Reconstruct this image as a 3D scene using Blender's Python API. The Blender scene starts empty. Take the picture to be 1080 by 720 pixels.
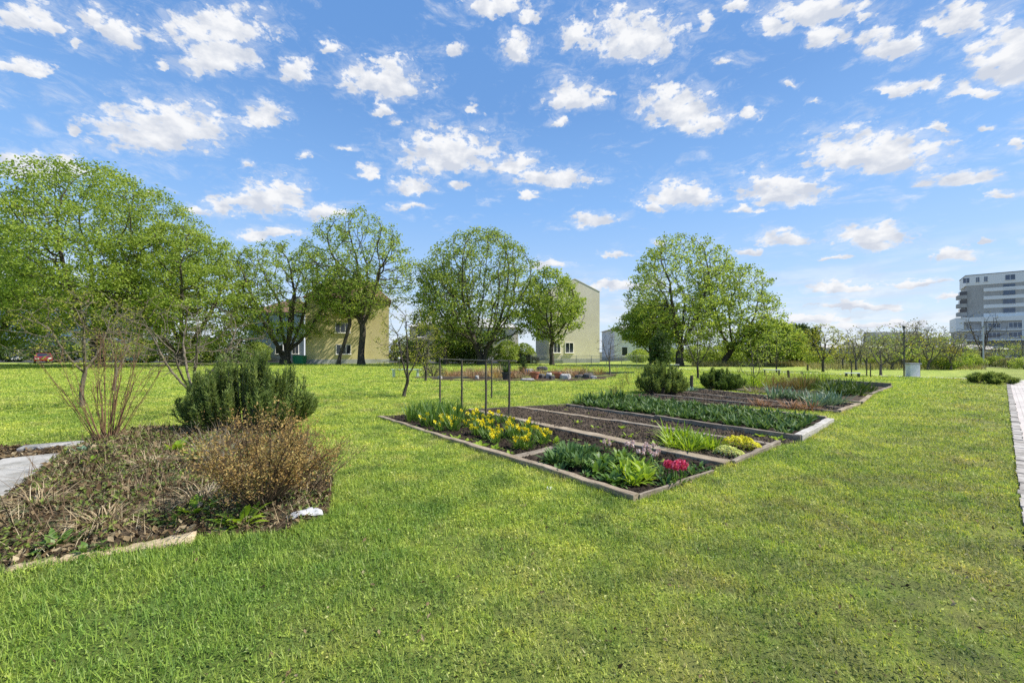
import bpy, math, random
import numpy as np

R = math.radians
sc = bpy.context.scene
col = sc.collection
F, HZ, CH = 430.0, 371.0, 1.6          # focal length in photo pixels, horizon row, eye height


def G(px, py, z=0.0):
    """Point of the flat ground (or of a level z) seen at a photo pixel."""
    D = F * (CH - z) / (py - HZ)
    return np.array([(px - 540) / F * D, D, z])


def AT(px, D, z=0.0):
    return np.array([(px - 540) / F * D, D, z])


# ------------------------------------------------------------------ camera
cam = bpy.data.cameras.new('camera')
cam.sensor_width = 36.0
cam.lens = 36.0 * F / 1080.0
cam.shift_y = (HZ - 360.0) / 1080.0
cam.clip_start = 0.05
cam.clip_end = 6000.0
camo = bpy.data.objects.new('camera', cam)
camo.location = (0, 0, CH)
camo.rotation_euler = (R(90), 0, 0)
col.objects.link(camo)
sc.camera = camo

# ------------------------------------------------------------------ exposure, sun
sc.view_settings.view_transform = 'Standard'
sc.view_settings.look = 'None'
sc.view_settings.gamma = 1.0
sc.view_settings.use_curve_mapping = False
sc.view_settings.exposure = 0.85
SUN_EL, SUN_AZ = 50.0, 93.0            # azimuth clockwise from +Y (straight ahead)
sl = bpy.data.lights.new('sun', 'SUN')
sl.energy = 4.0
sl.angle = R(0.55)
sl.color = (1.0, 0.95, 0.87)
so = bpy.data.objects.new('sun', sl)
so.rotation_euler = (R(90 - SUN_EL), 0, R(180 - SUN_AZ))
so.location = (30, 0, 40)
col.objects.link(so)

# ------------------------------------------------------------------ world: Nishita sky with cumulus clouds by direction
W = bpy.data.worlds.new('World')
sc.world = W
W.use_nodes = True
nt = W.node_tree
nt.nodes.clear()


class NG:
    """Tiny helper for wiring shader maths."""
    def __init__(self, tree):
        self.t = tree

    def n(self, typ, **kw):
        nd = self.t.nodes.new(typ)
        for k, v in kw.items():
            setattr(nd, k, v)
        return nd

    def put(self, sock, v):
        if isinstance(v, bpy.types.NodeSocket):
            self.t.links.new(v, sock)
        elif v is not None:
            sock.default_value = v

    def m(self, op, a, b=None, c=None, clamp=False):
        nd = self.n('ShaderNodeMath', operation=op, use_clamp=clamp)
        for i, v in enumerate((a, b, c)):
            if v is not None:
                self.put(nd.inputs[i], v)
        return nd.outputs[0]

    def v(self, op, a, b=None, c=None):
        nd = self.n('ShaderNodeVectorMath', operation=op)
        for i, x in enumerate((a, b, c)):
            if x is not None:
                self.put(nd.inputs[i], x)
        return nd.outputs['Value'] if op in ('LENGTH', 'DOT_PRODUCT') else nd.outputs['Vector']

    def xyz(self, x, y, z=0.0):
        nd = self.n('ShaderNodeCombineXYZ')
        for i, q in enumerate((x, y, z)):
            self.put(nd.inputs[i], q)
        return nd.outputs[0]

    def noise(self, vec, scale=1.0, detail=4.0, rough=0.5, dist=0.0, out='Fac'):
        nd = self.n('ShaderNodeTexNoise')
        if vec is not None:
            self.put(nd.inputs['Vector'], vec)
        nd.inputs['Scale'].default_value = scale
        nd.inputs['Detail'].default_value = detail
        nd.inputs['Roughness'].default_value = rough
        nd.inputs['Distortion'].default_value = dist
        return nd.outputs[out]

    def mix(self, f, a, b, blend='MIX'):
        nd = self.n('ShaderNodeMix', data_type='RGBA', blend_type=blend)
        self.put(nd.inputs[0], f)
        for s, q in ((nd.inputs[6], a), (nd.inputs[7], b)):
            self.put(s, q if isinstance(q, bpy.types.NodeSocket) else (*q, 1.0))
        return nd.outputs[2]

    def smooth(self, x, lo, hi, a=0.0, b=1.0):
        nd = self.n('ShaderNodeMapRange', interpolation_type='SMOOTHSTEP')
        self.put(nd.inputs[0], x)
        for i, q in ((1, lo), (2, hi), (3, a), (4, b)):
            self.put(nd.inputs[i], q)
        return nd.outputs[0]

    def ramp(self, f, stops, interp='LINEAR'):
        nd = self.n('ShaderNodeValToRGB')
        cr = nd.color_ramp
        cr.interpolation = interp
        while len(cr.elements) > 1:
            cr.elements.remove(cr.elements[-1])
        for i, (p, c) in enumerate(stops):
            e = cr.elements[0] if i == 0 else cr.elements.new(p)
            e.position = p
            e.color = (*c, 1.0)
        self.put(nd.inputs[0], f)
        return nd.outputs[0]


CLOUDS = [(30, 14, 36, 15), (100, 16, 26, 13), (132, 34, 22, 15), (75, 41, 13, 8), (232, 28, 66, 19), (228, 56, 44, 22), (315, 74, 22, 13),
          (20, 70, 28, 7), (405, 84, 50, 20), (405, 116, 10, 7), (178, 130, 78, 30), (283, 122, 26, 14), (52, 172, 46, 20),
          (75, 132, 13, 8), (288, 204, 42, 22), (240, 216, 24, 9), (345, 223, 28, 9), (475, 158, 60, 27), (388, 180, 13, 9),
          (437, 194, 24, 9), (545, 172, 28, 11), (582, 187, 50, 10), (430, 217, 24, 5), (525, 5, 40, 9), (545, 52, 22, 13),
          (610, 40, 25, 13), (668, 36, 58, 26), (605, 102, 34, 16), (710, 108, 46, 22), (740, 129, 34, 12), (790, 121, 12, 8),
          (720, 204, 46, 15), (628, 230, 28, 9), (742, 24, 10, 8), (690, 219, 18, 6), (815, 22, 22, 16), (860, 10, 58, 12), (870, 35, 24, 13),
          (940, 44, 40, 17), (915, 155, 78, 30), (1015, 186, 40, 11), (825, 195, 56, 20), (920, 248, 46, 16),
          (1000, 266, 27, 11), (830, 249, 36, 9), (790, 262, 18, 5), (955, 90, 32, 9), (1020, 95, 26, 10), (1065, 52, 48, 40),
          (1010, 16, 36, 14), (838, 85, 10, 6), (855, 103, 12, 5), (1070, 156, 14, 9), (1055, 206, 22, 5), (648, 268, 18, 4),
          (285, 245, 40, 7), (578, 278, 26, 5), (655, 300, 55, 7), (880, 300, 42, 10), (905, 322, 60, 6), (960, 295, 40, 6),
          (860, 335, 60, 7), (930, 342, 90, 6), (1000, 310, 30, 5), (205, 222, 18, 5), (485, 198, 10, 4), (788, 220, 14, 5),
          (345, 48, 14, 6), (370, 155, 10, 4), (180, 70, 12, 5), (110, 30, 10, 5), (480, 52, 12, 6), (560, 20, 16, 6), (640, 95, 14, 5), (775, 5, 18, 7),
          (905, 20, 16, 7), (560, 205, 12, 4), (700, 255, 10, 4), (860, 195, 12, 4), (1045, 130, 14, 5), (990, 135, 12, 4), (880, 270, 14, 4), (1040, 250, 14, 4),
          (420, 130, 9, 4), (150, 205, 12, 4), (590, 130, 10, 4), (320, 165, 8, 4), (500, 110, 9, 4), (770, 60, 10, 5), (260, 175, 10, 4), (30, 225, 16, 5),
          (-120, 90, 80, 30), (-90, 210, 60, 20), (1200, 150, 90, 30), (1180, 250, 60, 14), (300, -80, 120, 40), (760, -70, 140, 40)]

g = NG(nt)
tc = g.n('ShaderNodeTexCoord')
sep = g.n('ShaderNodeSeparateXYZ')
nt.links.new(tc.outputs['Generated'], sep.inputs[0])
az = g.m('ARCTAN2', sep.outputs[0], sep.outputs[1])
el = g.m('ARCSINE', sep.outputs[2])
p = g.xyz(az, el, 0.0)
# ragged edges: move the lookup point by a fine noise
wn = g.noise(g.v('MULTIPLY', p, (1.0, 1.5, 1.0)), 15.0, 6.0, 0.62, 0.0, 'Color')
wv = g.v('MULTIPLY', g.v('SUBTRACT', wn, (0.5, 0.5, 0.5)), (0.10, 0.055, 0.0))
pw = g.v('ADD', p, wv)


def cloud_field(q):
    """Thickness of the nearest cloud (1 at its middle, below 0 outside) and the height within it (-1 base, +1 top)."""
    sp_ = g.n('ShaderNodeSeparateXYZ')
    nt.links.new(q, sp_.inputs[0])
    qa, qe = sp_.outputs[0], sp_.outputs[1]
    acc = hs = None
    for (cx, cy, hw, hh) in CLOUDS:
        a = math.atan((cx - 540) / F)
        e = math.atan((HZ - cy - hh * 0.45) * 1.0 / F * math.cos(a))
        if abs(cx - 540) < 620:
            sx = F / (hw * 1.05) / (math.cos(a) ** 2)
        else:
            sx = F / hw * 2
        sy = F / (hh * 1.28) / math.cos(a)
        k = math.sin(e) * math.cos(e) * math.tan(max(-1.1, min(1.1, a)))     # a level cloud base, seen from the ground
        x_ = g.m('MULTIPLY_ADD', qa, sx, -a * sx)
        y_ = g.m('MULTIPLY_ADD', qe, sy, g.m('MULTIPLY_ADD', qa, sy * k, -e * sy - a * sy * k))
        ya = g.m('MAXIMUM', y_, g.m('MULTIPLY', y_, -2.3))
        ln = g.v('LENGTH', g.xyz(x_, ya, 0))
        inn = g.m('MAXIMUM', g.m('SUBTRACT', 1.15, ln), 0.0)
        hh_ = g.m('MULTIPLY', inn, y_)
        hs = hh_ if hs is None else g.m('ADD', hs, hh_)
        acc = ln if acc is None else g.m('SMOOTH_MIN', acc, ln, 0.12)
    return g.m('SUBTRACT', 1.0, acc), hs


dens0, hgt = cloud_field(pw)
fine = g.noise(g.v('MULTIPLY', p, (1.0, 1.7, 1.0)), 34.0, 8.0, 0.62, 0.2)
dens = g.m('ADD', dens0, g.m('MULTIPLY', g.m('SUBTRACT', fine, 0.53), 2.3))
alpha = g.smooth(dens, -0.06, 0.42)
veil_n = g.noise(g.v('MULTIPLY', p, (1.0, 2.0, 1.0)), 26.0, 8.0, 0.7, 0.6)
veil = g.m('MULTIPLY', g.smooth(g.m('ADD', dens0, g.m('MULTIPLY', g.m('SUBTRACT', veil_n, 0.5), 3.2)), -0.45, 0.7), 0.34)
alpha = g.m('MAXIMUM', alpha, veil)
wisp_n = g.noise(g.v('MULTIPLY', p, (1.0, 2.6, 1.0)), 7.5, 7.0, 0.66, 0.5)
wisp = g.m('MULTIPLY', g.smooth(wisp_n, 0.54, 0.80), 0.7)
lowband = g.m('MULTIPLY', g.smooth(el, 0.26, 0.02), g.smooth(g.noise(g.v('MULTIPLY', p, (1.0, 6.0, 1.0)), 5.0, 6.0, 0.6), 0.40, 0.66))
alpha2 = g.m('MAXIMUM', alpha, g.m('MAXIMUM', wisp, g.m('MULTIPLY', lowband, 0.75)))
alpha2 = g.m('MULTIPLY', alpha2, g.smooth(el, -0.01, 0.01))
# lit tops and greyer bases: compare the thickness with that a little higher and sunward
n_hi = g.noise(g.v('MULTIPLY', g.v('ADD', p, (0.016, 0.022, 0.0)), (1.0, 1.7, 1.0)), 22.0, 4.0, 0.55, 0.2)
n_lo = g.noise(g.v('MULTIPLY', p, (1.0, 1.7, 1.0)), 22.0, 4.0, 0.55, 0.2)
lit = g.m('ADD', 0.42, g.m('MULTIPLY', g.m('SUBTRACT', n_lo, n_hi), 2.6))
lit = g.m('ADD', lit, g.m('MULTIPLY', g.m('ADD', hgt, -0.05), 1.5), clamp=True)
lit = g.m('ADD', lit, g.smooth(dens, 0.40, 0.0, 0.0, 0.35), clamp=True)
sky = g.n('ShaderNodeTexSky', sky_type='NISHITA', sun_disc=False)
sky.sun_elevation = R(SUN_EL)
sky.sun_rotation = R(SUN_AZ)
sky.air_density = 1.1
sky.dust_density = 0.6
sky.ozone_density = 3.0
clear = g.ramp(g.m('DIVIDE', el, 1.5708, clamp=True), [(0.0, (2.75, 3.25, 3.80)), (0.06, (2.15, 2.85, 3.80)), (0.11, (1.62, 2.50, 3.80)),
                                                       (0.21, (0.98, 1.95, 3.65)), (0.34, (0.60, 1.38, 2.95)), (0.44, (0.53, 1.28, 2.85)), (1.0, (0.36, 0.95, 2.3))])
skyc = g.mix(0.12, clear, sky.outputs[0])
cloudc = g.mix(lit, (2.55, 2.75, 3.15), (3.75, 3.8, 3.9))
final = g.mix(alpha2, skyc, cloudc)
bg = g.n('ShaderNodeBackground')
bg.inputs['Strength'].default_value = 0.14
nt.links.new(final, bg.inputs['Color'])
wo = g.n('ShaderNodeOutputWorld')
nt.links.new(bg.outputs[0], wo.inputs[0])

sc.render.engine = 'CYCLES'
sc.cycles.max_bounces = 6
sc.cycles.diffuse_bounces = 3
sc.cycles.transmission_bounces = 4
sc.cycles.sample_clamp_indirect = 4.0
sc.cycles.use_denoising = False
sc.cycles.denoiser = 'OPENIMAGEDENOISE'

# ------------------------------------------------------------------ materials


def new_mat(name):
    m = bpy.data.materials.new(name)
    m.use_nodes = True
    t = m.node_tree
    t.nodes.clear()
    out = t.nodes.new('ShaderNodeOutputMaterial')
    return m, NG(t), out


def pbsdf(q, color, rough=0.7, spec=0.3, metal=0.0, bump=None, bstr=0.3, bdist=0.01):
    b = q.n('ShaderNodeBsdfPrincipled')
    q.put(b.inputs['Base Color'], color if isinstance(color, bpy.types.NodeSocket) else (*color, 1.0))
    q.put(b.inputs['Roughness'], rough)
    b.inputs['Specular IOR Level'].default_value = spec
    b.inputs['Metallic'].default_value = metal
    if bump is not None:
        bn = q.n('ShaderNodeBump')
        bn.inputs['Strength'].default_value = bstr
        bn.inputs['Distance'].default_value = bdist
        q.put(bn.inputs['Height'], bump)
        q.t.links.new(bn.outputs[0], b.inputs['Normal'])
    return b


def leaf_mat(name, cols, trans=0.35, rough=0.55, patch=0.5, spec=0.25, tboost=1.4):
    """Foliage: colour varies leaf by leaf and in soft patches, light comes through the blade."""
    m, q, out = new_mat(name)
    geo = q.n('ShaderNodeNewGeometry')
    rnd = geo.outputs['Random Per Island']
    nz = q.noise(geo.outputs['Position'], patch, 2.0, 0.5)
    f = q.m('ADD', q.m('MULTIPLY', rnd, 0.6), q.m('MULTIPLY', q.m('SUBTRACT', nz, 0.3), 0.9), clamp=True)
    k = len(cols) - 1
    c = q.ramp(f, [(0.08 + 0.84 * i / k, cc) for i, cc in enumerate(cols)])
    b = pbsdf(q, c, rough, spec)
    tr = q.n('ShaderNodeBsdfTranslucent')
    tint = q.mix(1.0, c, (1.12 * tboost, 1.05 * tboost, 0.70 * tboost), 'MULTIPLY')
    q.t.links.new(tint, tr.inputs[0])
    mx = q.n('ShaderNodeMixShader')
    mx.inputs[0].default_value = trans
    q.t.links.new(b.outputs[0], mx.inputs[1])
    q.t.links.new(tr.outputs[0], mx.inputs[2])
    q.t.links.new(mx.outputs[0], out.inputs[0])
    return m


def noise_mat(name, cols, scale=5.0, rough=0.8, bump=0.3, bdist=0.01, detail=6.0, stretch=(1, 1, 1), spec=0.2, coord='Object',
              scale2=None, mul=0.25, metal=0.0):
    m, q, out = new_mat(name)
    t = q.n('ShaderNodeTexCoord')
    if coord == 'World':
        vec = q.n('ShaderNodeNewGeometry').outputs['Position']
    else:
        vec = t.outputs[coord]
    vec = q.v('MULTIPLY', vec, stretch)
    nz = q.noise(vec, scale, detail, 0.6)
    f = q.smooth(nz, 0.28, 0.72)
    k = max(1, len(cols) - 1)
    c = q.ramp(f, [(i / k, cc) for i, cc in enumerate(cols)])
    if scale2:
        n2 = q.noise(vec, scale2, 5.0, 0.6)
        c = q.mix(1.0, c, q.ramp(n2, [(0.3, (1 - mul,) * 3), (0.7, (1 + mul,) * 3)]), 'MULTIPLY')
    b = pbsdf(q, c, rough, spec, metal, nz if bump else None, bump, bdist)
    q.t.links.new(b.outputs[0], out.inputs[0])
    return m


def plain_mat(name, c, rough=0.6, spec=0.3, metal=0.0, var=0.12, scale=8.0):
    lo = tuple(x * (1 - var) for x in c)
    hi = tuple(min(1, x * (1 + var)) for x in c)
    return noise_mat(name, [lo, hi], scale, rough, 0.05, 0.004, 4.0, (1, 1, 1), spec, metal=metal)


M = {}
M['leaf_fresh'] = leaf_mat('leaf_fresh', [(0.115, 0.185, 0.030), (0.26, 0.35, 0.060), (0.41, 0.48, 0.105)], 0.47, patch=0.45)
M['leaf_mid'] = leaf_mat('leaf_mid', [(0.10, 0.165, 0.032), (0.23, 0.31, 0.060), (0.38, 0.44, 0.11)], 0.46, patch=0.45)
M['leaf_yellow'] = leaf_mat('leaf_yellow', [(0.15, 0.19, 0.02), (0.28, 0.30, 0.04), (0.38, 0.36, 0.06)], 0.42, patch=0.6)
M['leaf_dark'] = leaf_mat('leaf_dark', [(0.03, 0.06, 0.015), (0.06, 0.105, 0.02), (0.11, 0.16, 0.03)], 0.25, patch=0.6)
M['leaf_grey'] = leaf_mat('leaf_grey', [(0.14, 0.15, 0.07), (0.22, 0.22, 0.10), (0.29, 0.27, 0.14)], 0.3, patch=0.6)
M['needle'] = leaf_mat('needle', [(0.07, 0.115, 0.024), (0.16, 0.225, 0.055), (0.31, 0.37, 0.11)], 0.36, patch=2.2)
M['needle_dark'] = leaf_mat('needle_dark', [(0.05, 0.095, 0.02), (0.11, 0.175, 0.035), (0.19, 0.26, 0.06)], 0.3, patch=2.0)
M['grass'] = None
M['bark'] = noise_mat('bark', [(0.035, 0.03, 0.024), (0.10, 0.085, 0.065)], 9.0, 0.9, 0.7, 0.02, 6, (1, 1, 0.3))
M['bark_pale'] = noise_mat('bark_pale', [(0.16, 0.14, 0.10), (0.33, 0.29, 0.22)], 14.0, 0.9, 0.5, 0.01, 6, (1, 1, 0.3))
M['bark_twig'] = noise_mat('bark_twig', [(0.09, 0.075, 0.052), (0.20, 0.17, 0.12)], 14.0, 0.9, 0.5, 0.01, 6, (1, 1, 0.3))
M['bark_brown'] = noise_mat('bark_brown', [(0.06, 0.04, 0.022), (0.16, 0.11, 0.065)], 14.0, 0.9, 0.5, 0.01, 6, (1, 1, 0.3))
M['bark_red'] = noise_mat('bark_red', [(0.10, 0.055, 0.03), (0.22, 0.13, 0.07)], 20.0, 0.8, 0.3, 0.004, 5, (1, 1, 0.3))
M['bark_grey'] = noise_mat('bark_grey', [(0.075, 0.065, 0.055), (0.17, 0.15, 0.125)], 14.0, 0.9, 0.5, 0.01, 6, (1, 1, 0.3))


def wood_mat(name, lo, mid, hi, bump=0.6):
    m, q, out = new_mat(name)
    t = q.n('ShaderNodeTexCoord')
    o = t.outputs['Object']
    grain = q.noise(q.v('MULTIPLY', o, (1.2, 26.0, 26.0)), 3.0, 7.0, 0.65, 0.6)
    blot = q.noise(o, 3.0, 5.0, 0.6)
    sp = q.noise(o, 45.0, 4.0, 0.7)
    f = q.m('ADD', q.m('MULTIPLY', grain, 0.75), q.m('MULTIPLY', blot, 0.45))
    c = q.ramp(f, [(0.40, lo), (0.58, mid), (0.80, hi)])
    c = q.mix(1.0, c, q.ramp(sp, [(0.32, (0.72, 0.70, 0.66)), (0.6, (1.05, 1.05, 1.05))]), 'MULTIPLY')
    moss = q.smooth(q.noise(o, 7.0, 5.0, 0.7), 0.60, 0.72)
    c = q.mix(q.m('MULTIPLY', moss, 0.45), c, (0.12, 0.13, 0.06))
    b = pbsdf(q, c, 0.88, 0.15, 0.0, q.m('ADD', grain, q.m('MULTIPLY', sp, 0.4)), bump, 0.006)
    q.t.links.new(b.outputs[0], out.inputs[0])
    return m


M['wood_tan'] = wood_mat('wood_tan', (0.12, 0.09, 0.06), (0.29, 0.23, 0.16), (0.50, 0.425, 0.32))
M['wood_grey'] = wood_mat('wood_grey', (0.09, 0.074, 0.055), (0.23, 0.19, 0.145), (0.40, 0.35, 0.28))
M['wood_white'] = wood_mat('wood_white', (0.22, 0.205, 0.18), (0.42, 0.395, 0.35), (0.60, 0.575, 0.525))
M['wood_dark'] = wood_mat('wood_dark', (0.05, 0.042, 0.035), (0.105, 0.09, 0.07), (0.17, 0.145, 0.115))
M['wood_log'] = wood_mat('wood_log', (0.24, 0.17, 0.10), (0.45, 0.35, 0.22), (0.58, 0.48, 0.33))


def soil_mat(name, a, b_, c_, sc1=14.0):
    m, q, out = new_mat(name)
    pos = q.n('ShaderNodeNewGeometry').outputs['Position']
    n1 = q.noise(pos, sc1, 8.0, 0.7)
    n2 = q.noise(pos, 1.3, 4.0, 0.6)
    n3 = q.noise(pos, 75.0, 3.0, 0.6)
    f = q.m('ADD', q.m('MULTIPLY', n1, 0.7), q.m('MULTIPLY', n2, 0.35))
    c = q.ramp(f, [(0.38, a), (0.55, b_), (0.72, c_)])
    fl = q.smooth(n3, 0.66, 0.74)
    c = q.mix(q.m('MULTIPLY', fl, 0.5), c, (0.26, 0.21, 0.15))
    bs = pbsdf(q, c, 0.95, 0.1, 0.0, q.m('ADD', n1, q.m('MULTIPLY', n3, 0.5)), 0.9, 0.03)
    q.t.links.new(bs.outputs[0], out.inputs[0])
    return m


M['soil_dark'] = soil_mat('soil_dark', (0.018, 0.013, 0.009), (0.040, 0.030, 0.022), (0.085, 0.065, 0.048))
M['soil_brown'] = soil_mat('soil_brown', (0.045, 0.034, 0.025), (0.095, 0.072, 0.052), (0.17, 0.135, 0.10))
M['soil_heap'] = soil_mat('soil_heap', (0.03, 0.022, 0.014), (0.075, 0.055, 0.035), (0.15, 0.115, 0.075))
M['litter'] = leaf_mat('litter', [(0.03, 0.02, 0.012), (0.10, 0.065, 0.035), (0.22, 0.16, 0.085), (0.46, 0.38, 0.24)], 0.12, 0.8, 2.5, 0.1, 1.0)
M['olive'] = leaf_mat('olive', [(0.045, 0.06, 0.025), (0.11, 0.125, 0.055), (0.22, 0.23, 0.11)], 0.2, 0.7, 2.5, 0.15, 1.1)
M['straw'] = leaf_mat('straw', [(0.20, 0.145, 0.075), (0.40, 0.31, 0.18), (0.60, 0.51, 0.34)], 0.12, 0.7, 2.5, 0.2, 1.0)
M['dry_leaf'] = leaf_mat('dry_leaf', [(0.22, 0.125, 0.045), (0.42, 0.28, 0.10), (0.54, 0.46, 0.18)], 0.35, 0.7, 3.0, 0.15, 1.1)
M['brown_grass'] = leaf_mat('brown_grass', [(0.20, 0.10, 0.05), (0.36, 0.21, 0.12), (0.48, 0.31, 0.19)], 0.2, 0.8, 3.0, 0.1, 1.0)
M['pale_grass'] = leaf_mat('pale_grass', [(0.20, 0.20, 0.06), (0.34, 0.30, 0.12), (0.45, 0.37, 0.20)], 0.2, 0.8, 0.5, 0.1, 1.0)
M['rust_grass'] = leaf_mat('rust_grass', [(0.13, 0.12, 0.04), (0.28, 0.19, 0.07), (0.30, 0.30, 0.09)], 0.2, 0.8, 3.0, 0.1, 1.0)
M['strap'] = leaf_mat('strap', [(0.05, 0.115, 0.018), (0.10, 0.19, 0.03), (0.19, 0.29, 0.05)], 0.33, 0.45, 3.0, 0.35)
M['lime'] = leaf_mat('lime', [(0.13, 0.23, 0.015), (0.24, 0.36, 0.025), (0.36, 0.46, 0.05)], 0.38, 0.45, 3.0, 0.35)
M['blue_green'] = leaf_mat('blue_green', [(0.035, 0.09, 0.022), (0.08, 0.155, 0.042), (0.155, 0.24, 0.08)], 0.25, 0.55, 4.0, 0.18)
M['leek'] = leaf_mat('leek', [(0.065, 0.13, 0.07), (0.13, 0.21, 0.125), (0.22, 0.31, 0.19)], 0.2, 0.45, 4.0, 0.4)
M['tulip'] = leaf_mat('tulip', [(0.035, 0.085, 0.02), (0.08, 0.15, 0.04), (0.165, 0.245, 0.085)], 0.27, 0.5, 4.0, 0.25)
M['chartreuse'] = leaf_mat('chartreuse', [(0.46, 0.48, 0.04), (0.70, 0.69, 0.08), (0.80, 0.78, 0.16)], 0.42, 0.5, 6.0, 0.25)
M['pale_lime'] = leaf_mat('pale_lime', [(0.44, 0.50, 0.18), (0.64, 0.68, 0.32), (0.76, 0.78, 0.46)], 0.42, 0.5, 6.0, 0.25)
M['petal_yellow'] = leaf_mat('petal_yellow', [(0.74, 0.60, 0.02), (0.80, 0.71, 0.03), (0.84, 0.78, 0.12)], 0.3, 0.5, 6.0, 0.2, 1.0)
M['petal_orange'] = leaf_mat('petal_orange', [(0.80, 0.60, 0.02), (0.82, 0.68, 0.03)], 0.2, 0.5, 6.0, 0.2, 1.0)
M['petal_red'] = leaf_mat('petal_red', [(0.42, 0.015, 0.07), (0.66, 0.06, 0.16), (0.80, 0.26, 0.36)], 0.25, 0.5, 6.0, 0.2, 1.0)
M['petal_pink'] = leaf_mat('petal_pink', [(0.50, 0.33, 0.33), (0.68, 0.52, 0.50), (0.78, 0.70, 0.66)], 0.25, 0.5, 6.0, 0.2, 1.0)
M['stone'] = noise_mat('stone', [(0.15, 0.145, 0.13), (0.28, 0.27, 0.25), (0.40, 0.385, 0.36)], 6.0, 0.85, 0.4, 0.01, 8, scale2=40, mul=0.2)
M['slab'] = noise_mat('slab', [(0.20, 0.19, 0.16), (0.34, 0.325, 0.29), (0.44, 0.42, 0.38)], 2.5, 0.85, 0.3, 0.006, 8, coord='World', scale2=60, mul=0.22)
M['rock_dark'] = noise_mat('rock_dark', [(0.05, 0.047, 0.043), (0.14, 0.13, 0.12)], 7.0, 0.9, 0.5, 0.02)
M['rock_white'] = noise_mat('rock_white', [(0.26, 0.25, 0.23), (0.48, 0.46, 0.43)], 7.0, 0.9, 0.5, 0.02)
M['terracotta'] = plain_mat('terracotta', (0.36, 0.13, 0.075), 0.8)
M['white_paint'] = plain_mat('white_paint', (0.74, 0.74, 0.72), 0.5)
M['plastic_bag'] = plain_mat('plastic_bag', (0.42, 0.42, 0.43), 0.4, 0.5, 0.0, 0.05)
M['metal_dark'] = plain_mat('metal_dark', (0.035, 0.036, 0.038), 0.5, 0.5)
M['metal_grey'] = plain_mat('metal_grey', (0.30, 0.31, 0.32), 0.5, 0.5)
M['metal_pale'] = plain_mat('metal_pale', (0.55, 0.55, 0.53), 0.5, 0.5)
M['pale_green'] = plain_mat('pale_green', (0.42, 0.52, 0.44), 0.6)
M['green_plastic'] = plain_mat('green_plastic', (0.02, 0.20, 0.09), 0.5)
M['teal'] = plain_mat('teal', (0.16, 0.30, 0.24), 0.6)
M['green_edge'] = plain_mat('green_edge', (0.05, 0.12, 0.08), 0.6)
M['car_red'] = plain_mat('car_red', (0.20, 0.010, 0.02), 0.25, 0.6, 0.0, 0.04)
M['car_blue'] = plain_mat('car_blue', (0.10, 0.18, 0.42), 0.25, 0.6, 0.0, 0.04)
M['car_black'] = plain_mat('car_black', (0.02, 0.02, 0.022), 0.25, 0.6, 0.0, 0.04)
M['car_white'] = plain_mat('car_white', (0.62, 0.63, 0.65), 0.25, 0.6, 0.0, 0.04)
M['rubber'] = plain_mat('rubber', (0.015, 0.015, 0.016), 0.85)
M['glass'] = plain_mat('glass', (0.025, 0.032, 0.042), 0.06, 0.7, 0.0, 0.3, 1.2)
M['glass_blue'] = plain_mat('glass_blue', (0.06, 0.10, 0.16), 0.06, 0.7, 0.0, 0.3, 1.2)
M['lamp_red'] = plain_mat('lamp_red', (0.35, 0.03, 0.02), 0.3)
M['render_yellow'] = noise_mat('render_yellow', [(0.56, 0.475, 0.235), (0.64, 0.55, 0.29)], 0.7, 0.92, 0.1, 0.01, 7, coord='World', scale2=9, mul=0.12)
M['render_beige'] = noise_mat('render_beige', [(0.64, 0.575, 0.43), (0.70, 0.635, 0.49)], 0.5, 0.92, 0.1, 0.01, 7, coord='World', scale2=8, mul=0.08)
M['render_white'] = noise_mat('render_white', [(0.60, 0.61, 0.62), (0.70, 0.705, 0.71)], 0.5, 0.9, 0.1, 0.01, 7, coord='World', scale2=8, mul=0.08)
M['render_bluegrey'] = noise_mat('render_bluegrey', [(0.42, 0.46, 0.52), (0.52, 0.56, 0.61)], 0.5, 0.9, 0.1, 0.01, 7, coord='World', scale2=8, mul=0.08)
M['concrete'] = noise_mat('concrete', [(0.30, 0.30, 0.29), (0.42, 0.42, 0.41)], 0.8, 0.9, 0.1, 0.01, 7, coord='World', scale2=9, mul=0.1)
M['panel_grey'] = noise_mat('panel_grey', [(0.42, 0.39, 0.34), (0.52, 0.485, 0.43)], 0.35, 0.7, 0.0, 0.01, 5, stretch=(1, 1, 0.2), coord='World', scale2=3, mul=0.1)
M['panel_dark'] = noise_mat('panel_dark', [(0.27, 0.28, 0.29), (0.34, 0.35, 0.36)], 0.35, 0.6, 0.0, 0.01, 5, coord='World')
M['panel_taupe'] = noise_mat('panel_taupe', [(0.42, 0.40, 0.37), (0.50, 0.48, 0.45)], 0.35, 0.7, 0.0, 0.01, 5, coord='World', scale2=3, mul=0.1)
M['roof_tile'] = noise_mat('roof_tile', [(0.13, 0.075, 0.05), (0.24, 0.15, 0.10)], 3.0, 0.9, 0.3, 0.02, 5, coord='World')
M['frame_white'] = plain_mat('frame_white', (0.88, 0.85, 0.78), 0.5, var=0.04)

# ------------------------------------------------------------------ mesh helpers


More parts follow.
